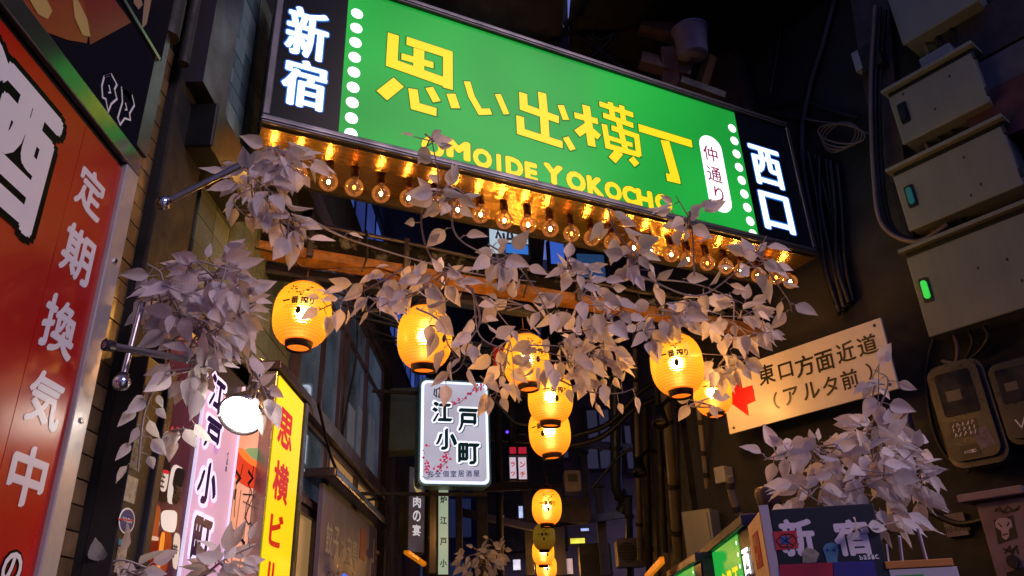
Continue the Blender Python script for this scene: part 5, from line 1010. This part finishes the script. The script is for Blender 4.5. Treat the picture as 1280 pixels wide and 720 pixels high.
# ------------------------------------------------------------------ lower right: boxes and signs
def tilted(px, py, dep, ang): o_ = PD(px, py, dep); aa = math.radians(ang); return FR(o_, (math.sin(aa), math.cos(aa), 0))
KF = tilted(962, 640, 3.1, 100); ku1 = KF.uv(1108, 700)[0]; kv0 = KF.uv(1000, 760)[1]; kvt = KF.uv(963, 637)[1]
kb = empty('shinjuku_box', KF.P(ku1 / 2, kv0 - .4, -.2), 'black box sign with white 新宿 basic. lettering and stickers under the bush', 'box sign')
KF.boxm(MB(), 0, ku1, kv0 - .6, kvt, -.30, 0).build('case', ink, kb, bevel=.004)
MB().obox(KF.P(-.002, kv0 - .6, .002), -KF.u * .035, Z * (kvt - kv0 + .62), -KF.n * .02).build('white_edge', M('pale_lilac_edge', 'a89aa8', .4), kb)
SFc = FR(KF.P(-.037, 0, -.30), KF.n * 1.0 + KF.u * .0)
SFc = FR(KF.P(-.04, 0, -.46), KF.n); crb = M('cream_carton', 'e8c8a8', .6, var=.12, sc=5)
SFc.boxm(MB(), 0, .45, kv0 - .6, kvt - .004, -.02, 0).build('cream_side', crb, kb)
a_, b_ = SFc.uv(942, 682); cz = (kvt + KF.uv(1000, 700)[1]) / 2
k = SFc.boxm(MB(), .12, .32, kvt - .20, kvt - .06, .001, .003).build('red_label', M('red_label', 'a81c20', .5), kb); x = MB(); line_text(x, SFc, '休業日', .145, kvt - .115, .035, .04, .0035, .02, .15); line_text(x, SFc, '平日', .145, kvt - .18, .035, .04, .0035, .02, .15); x.build('label_lettering', crb, k)
lilac = M('lilac_white_print', 'd0c0d0', .5)
for ch, cx, cy, w, h in (('新', 997, 672, 44, 48), ('宿', 1065, 672, 46, 46)): gpx(KF, ch, cx, cy, w, h, .002, .04).build('character', lilac, kb)
x = MB(); a_, b_ = KF.uv(1075, 700); line_text(x, KF, 'basic.', a_, b_, .012, .017, .002, .02, .2); x.build('lettering', white, kb)
k = KF.prism(MB(), [KF.uv(*p) for p in ((966, 665), (995, 663), (998, 685), (970, 688))], .0035, .005).build('red_sticker', M('red_sticker', 'b02424', .5), kb)
x = MB()
for pts in ([(970, 676), (978, 668), (990, 668), (996, 676), (990, 684), (976, 684), (970, 676)], [(974, 672), (992, 682)], [(974, 682), (990, 670)], [(982, 667), (984, 685)]): KF.prism(x, stroke([KF.uv(*p) for p in pts], .004), .0052, .006)
x.build('sticker_scrawl', ink, k); KF.prism(MB(), [KF.uv(*p) for p in ((975, 671), (986, 671), (987, 680), (976, 681))], .0051, .0056).build('blue_mark', M('blue_mark', '2c4c9c', .5), k)
KF.prism(MB(), [KF.uv(*p) for p in ((1003, 690), (1008, 684), (1018, 687), (1024, 692), (1020, 703), (1003, 704))], .003, .0045).build('torn_sticker', torn, kb)
k = KF.prism(MB(), [KF.uv(*p) for p in ((1028, 686), (1032, 680), (1040, 678), (1047, 681), (1048, 690), (1046, 700), (1048, 706), (1034, 704), (1031, 694))], .003, .0045).build('blue_face_sticker', M('blue_face', '4c7c9c', .5, var=.3, sc=60), kb)
for c_ in ((1034, 688), (1042, 688)): KF.prism(MB(), [(KF.uv(*c_)[0] + .006 * math.cos(a), KF.uv(*c_)[1] + .006 * math.sin(a)) for a in range(6)], .0047, .0052).build('eye_print', blus, k)
x = MB(); KF.prism(x, [KF.uv(*p) for p in ((974, 706), (1040, 703), (1044, 760), (978, 760))], .003, .006); x.build('crimson_poster', M('crimson_poster', 'a01430', .4, var=.3), kb)
KF.prism(MB(), [KF.uv(*p) for p in ((1041, 703), (1092, 701), (1104, 760), (1045, 760))], .003, .0065).build('navy_poster', M('navy_poster', '2c2470', .4, var=.3), kb)
x = MB(); a_, b_ = KF.uv(1088, 712); KF.prism(x, stroke([KF.uv(1108, 680), KF.uv(1112, 712)], .006), .001, .004); x.build('corner_line', lilac, kb)
of = tilted(1105, 702, 2.95, 100); uo = of.uv(1192, 705)[0]
t = empty('white_box', of.P(uo / 2, -.4, -.1), 'white box with an orange top rim and small green print at the bottom edge', 'box')
of.boxm(MB(), 0, uo, -.028, 0, -.25, .004).build('orange_rim', M('orange_rim', 'b06a20', .5, var=.2), t, bevel=.003); of.boxm(MB(), .01, uo + .01, -.5, -.03, -.25, 0).build('case', M('white_carton', 'a8a0ac', .5, var=.1), t, bevel=.003)
of.boxm(MB(), .03, .13, -.075, -.052, .001, .003).build('green_print', M('green_print', '2c8c40', .5), t)
MB().tube([PD(1124, 670, 2.95), PD(1128, 704, 2.95)], .006, 6).build('white_edge', lilac, t); MB().tube([PD(1147, 660, 2.95), PD(1158, 700, 2.95)], .006, 6).build('white_edge', lilac, t)
# small green copies of the arch sign along the right wall
def mini(pxl, pyl, pxr, pyr, dep, label, txt):
    o_ = PD(pxr, pyr, dep); h = (o_ - EYE).z; l_ = PZ(pxl, pyl, h); f = FR(l_, o_ - l_); L_ = (o_ - l_).length; print('mini', L_, math.degrees(math.atan2(f.u.x, f.u.y)))
    t = empty('green_lightbox', f.P(L_ / 2, -.6, -.1), label, 'shop sign'); f.boxm(MB(), -.03, L_ + .03, -.7, .0, -.16, -.01).build('case', M('navy_metal', '2a2850', .35, .4, var=.2), t, bevel=.01)
    f.boxm(MB(), -.03, L_ + .03, -.045, .012, -.17, .03).build('top_frame', M('navy_metal', '2a2850', .35, .4, var=.2), t, bevel=.008); f.boxm(MB(), -.02, L_ + .02, -.68, -.048, -.008, 0).build('navy_panel', g_navy, t); f.boxm(MB(), L_ * .10, L_ * .84, -.67, -.05, .001, .004).build('green_panel', g_green, t)
    for k in range(9):
        for xx in (L_ * .13, L_ * .81): f.prism(MB(), [(xx + .012 * math.cos(a), -.09 - k * .06 + .012 * math.sin(a)) for a in range(6)], .0045, .006).build('dot', g_white, t)
    cw = L_ * .60 / 5
    for k, ch in enumerate('思い出横丁'): x = MB(); glyph(x, f, ch, L_ * .19 + k * cw, L_ * .19 + k * cw + cw * .8, -.36 + (k * .01), -.20, .005, .05); x.build('character', g_yel, t)
    for k, ch in enumerate('西口'): x = MB(); glyph(x, f, ch, L_ * .87, L_ * .97, -.27 - .17 * k, -.14 - .17 * k, .005, .03); x.build('character', g_white, t)
    return t
mini(876, 692, 932, 646, 3.9, 'small green lightbox reading 思い出横丁 left of the cream-sided box', 1)
mini(838, 716, 873, 693, 5.0, 'second small green lightbox, mostly cut off, left of the first', 1)
ob = PD(812, 712, 6.4); tag(MB().bar(PD(808, 722, 6.6), PD(828, 700, 6.0), .03, .05).build('orange_sign_edge', ME('orange_strip', 'd8780f', .75), None), 'orange lit edge of another sign at the bottom left of the green lightboxes', 'sign')
# ------------------------------------------------------------------ overhead clutter above the sign
roof = MB()
OF = FR(PD(700, 60, 6.2), SU)
tag(MB().box(-1.45, .60, 4.4, 17, 6.4, 6.55).build('overhead_canopy', black, None), 'black canopy over the left half of the alley', 'canopy')
tag(MB().box(.68, 6, 4.4, 17, 6.45, 6.6).build('overhead_canopy', black, None), 'black canopy over the right half of the alley', 'canopy')
rs2 = random.Random(11)
def obeam(a, b, dep, w, h, mat, label, name='overhead_beam', cat='beam', dep2=None, g=None):
    dep *= 1.25; w *= 1.2; h *= 1.2
    return tag(MB().bar(PD(*a, dep), PD(*b, dep2 or dep), w, h).build(name, mat, None, bevel=.004), label, cat, g)
br = M('brown_timber', '74503a', .6, var=.4, sc=6, bump=.5)
t = empty('steel_channel', PD(665, 8, 5.6), 'perforated steel channel with shiny bolts above the middle of the sign', 'beam')
MB().bar(PD(638, 14, 6.9), PD(700, 4, 6.9), .07, .10).build('channel', dark, t); 
for i in range(5): MB().lathe([(0, .0), (.016, 0), (.016, .012), (0, .018)], PD(645 + i * 12, 12 - i * 1.8, 6.8), 8, (EYE - PD(665, 8, 5.5))).build('bolt', chrome, t)
for (x_, y_) in ((628, 10), (629, 36), (704, 34), (704, 63), (730, 74), (699, 27)): tag(MB().lathe([(0, .0), (.018, 0), (.018, .012), (0, .018)], PD(x_, y_, 6.6), 8, (EYE - PD(x_, y_, 5.3))).build('bolt_head', chrome, None), 'shiny bolt head, ' + {628: 'upper left one by the perforated channel', 629: 'lower left one under the perforated channel', 704: 'one on the upright black post', 730: 'lone one right of the black post', 699: 'one at the right end of the channel'}[x_] + (', lower' if y_ == 63 else ''), 'bolt', 'bolt heads above the sign')
obeam((700, -10), (702, 70), 5.4, .10, .08, black, 'upright black post carrying bolts above the middle of the sign')
obeam((560, -10), (690, 30), 5.7, .22, .14, dark, 'dark slanting beam above the yellow 思い characters')
obeam((716, -10), (765, 110), 5.6, .035, .035, M('dull_rod', '5a5658', .4, .4), 'thin grey rod slanting down to the sign top', 'thin_rod', 'rod')
obeam((800, 30), (855, 45), 5.3, .10, .12, br, 'brown timber block left of the white bucket')
obeam((800, 75), (862, 92), 5.2, .09, .10, br, 'long brown timber above the 丁 character')
obeam((876, 108), (888, 70), 5.2, .07, .07, M('tan_timber', '80603c', .6, var=.3), 'tan timber upright beneath the white bucket')
obeam((835, 60), (838, 112), 5.2, .12, .10, br, 'stubby brown post above the 丁 character')
obeam((760, -10), (790, 110), 5.9, .05, .05, black, 'black rod crossing the dark framework')
obeam((600, 0), (625, 60), 5.9, .18, .10, black, 'black upright above the い character')
obeam((845, 110), (900, 130), 5.1, .20, .06, M('grey_plank', '3a3438', .7, var=.3), 'grey plank resting behind the sign top near its right end')
for k, p in enumerate((((690, 60), (720, 20), (750, 50), (790, 20)), ((650, 80), (700, 40), (760, 70), (800, 110)), ((720, 0), (770, 30), (740, 70), (690, 90)), ((800, 0), (830, 60), (820, 110), (860, 130)), ((560, 10), (600, 50), (660, 60), (700, 90)))):
    tag(MB().tube(catm([PD(*q, 6.7) for q in p], 7), .022, 7).build('tangled_cable', cable, None), 'black tangled cable above the ' + ['third yellow character, the upper one', 'second yellow character', 'third yellow character, the lower one', 'right end of the sign, by the bucket', 'first yellow character'][k], 'cable', 'tangled cables above the sign')
bk_ = PD(866, 70, 6.4); tag(MB().lathe([(.0, 0), (.125, 0), (.145, .25), (.155, .25), (.153, .265), (.0, .26)], bk_, 24, Vector((0, -.12, 1))).build('plastic_bucket', M('lilac_plastic', 'a8a4c4', .5, var=.15), None), 'pale lilac upturned bucket in the dark above the right part of the sign', 'bucket')
tag(MB().box(LX - .1, LX + .45, 3.9, 5.4, 1.6 + 4.6, 1.6 + 4.75).build('eave', black, None), 'black eave above the tiled facade', 'eave')
bbh = MB(); bbh.box(-1.45, 3.2, 6.3, 6.6, 6.0, 6.35); tag(bbh.build('dark_lintel', black, None), 'black lintel across the alley high behind the sign', 'lintel')
sw = MB(); 
for k in range(6): tag(MB().tube(catm([Vector((LX + .1, 5.2 + k * .5, 4.1 + .1 * k)), Vector((.1, 5.8 + k * .4, 3.7 + .1 * k + .1 * (k % 3))), Vector((1.4, 6.2 + k * .5, 4.3 + .15 * (k % 2)))], 8), .010 + .004 * (k % 3), 6).build('span_cable', cable, None), ['nearest', 'second nearest', 'third nearest', 'fourth nearest', 'fifth nearest', 'farthest'][k] + ' of six black cables spanning the alley behind the lanterns', 'cable', 'cables spanning the alley')
print('objects', len(S.objects))

# ------------------------------------------------------------------ more of the deep alley
rs = random.Random(21)
for i, (px, pt, pb, dep, w) in enumerate(((588, 430, 560, 9, .10), (604, 520, 720, 9.6, .14), (663, 560, 720, 10.5, .12), (735, 560, 640, 10, .09), (757, 600, 720, 9.8, .12), (700, 600, 720, 11, .2), (574, 610, 690, 8.8, .08))):
    t = empty('steel_post', PD(px, pb, dep), ['thin dark post just right of the white lightbox', 'dark post by the distant leaves', 'dark post right of the red and white signs', 'short dark post beneath the violet window', 'dark post left of the round-fanned unit', 'broad dark post behind the far lanterns', 'slim dark post under the white lightbox'][i], 'post')
    a, b = PD(px, pb, dep), PD(px, pt, dep); MB().box(a.x - w / 2, a.x + w / 2, a.y - w / 2, a.y + w / 2, a.z, b.z).build('shaft', M('post_dark_violet', '2c2834', .5, .2, var=.3), t, bevel=.006)
    MB().box(a.x - w * .7, a.x + w * .7, a.y - w * .7, a.y + w * .7, b.z + .002, b.z + .04).build('cap_plate', dark, t)
for i, (p, q, dep) in enumerate((((560, 470), (700, 500), 9), ((600, 545), (790, 560), 10), ((590, 610), (690, 606), 9), ((690, 655), (800, 640), 9.5), ((575, 640), (670, 660), 10))):
    tag(MB().bar(PD(*p, dep), PD(*q, dep + .6), .07, .10).build('cross_rail', M('post_dark_violet', '2c2834', .5, .2, var=.3), None, bevel=.006), 'dark rail crossing the far alley, ' + ['highest, above the red and white signs', 'at the height of the violet windows', 'just below the red and white signs', 'right of the far lanterns', 'lowest, over the distant leaves'][i], 'rail')
for i, pts in enumerate((((716, 545), (760, 530), (800, 490), (822, 478)), ((700, 560), (752, 546), (792, 512), (820, 498)), ((740, 610), (770, 575), (790, 560)), ((620, 500), (650, 530), (700, 520)))):
    tag(MB().tube(catm([PD(*p, 8.0 - .2 * i) for p in pts], 8), .03 if i < 2 else .014, 7).build('alley_cable', cable, None), 'sagging black cable deep in the alley, ' + ['upper thick one towards the right pipes', 'lower thick one towards the right pipes', 'thin one below the violet window', 'thin one behind the cluster of lanterns'][i], 'cable')
for i, (px, py, w, h, col, es, lab) in enumerate(((722, 676, 18, 6, 'c8d050', 1.0, 'small yellow-green lit sign low in the far alley'), (651, 640, 5, 14, 'b8c4f0', .9, 'small white-blue lit sliver left of the far lanterns'), (646, 706, 9, 12, 'c0d0ff', .8, 'pale lit patch by the lowest far lantern'), (731, 662, 10, 3, 'a0b8ff', .8, 'thin pale light above the yellow-green sign'),
                                                 (708, 708, 16, 18, 'a8a0b0', .5, 'dim pale lit menu right of the farthest lantern'), (627, 650, 6, 10, '8890c0', .6, 'bluish lit patch beside the dark post'), (662, 690, 6, 18, 'd07030', .8, 'thin orange lit strip beside the far lanterns'))):
    a = PD(px, py, 11); k = 11 / FPX; t = empty('lit_sign', a, lab, 'sign'); MB().box(a.x - w * k / 2 - .02, a.x + w * k / 2 + .02, a.y + .01, a.y + .12, a.z - h * k / 2 - .02, a.z + h * k / 2 + .02).build('case', dark, t); MB().box(a.x - w * k / 2, a.x + w * k / 2, a.y - .01, a.y + .008, a.z - h * k / 2, a.z + h * k / 2).build('face', ME('glow_' + col, col, es, var=.4, sc=9), t)
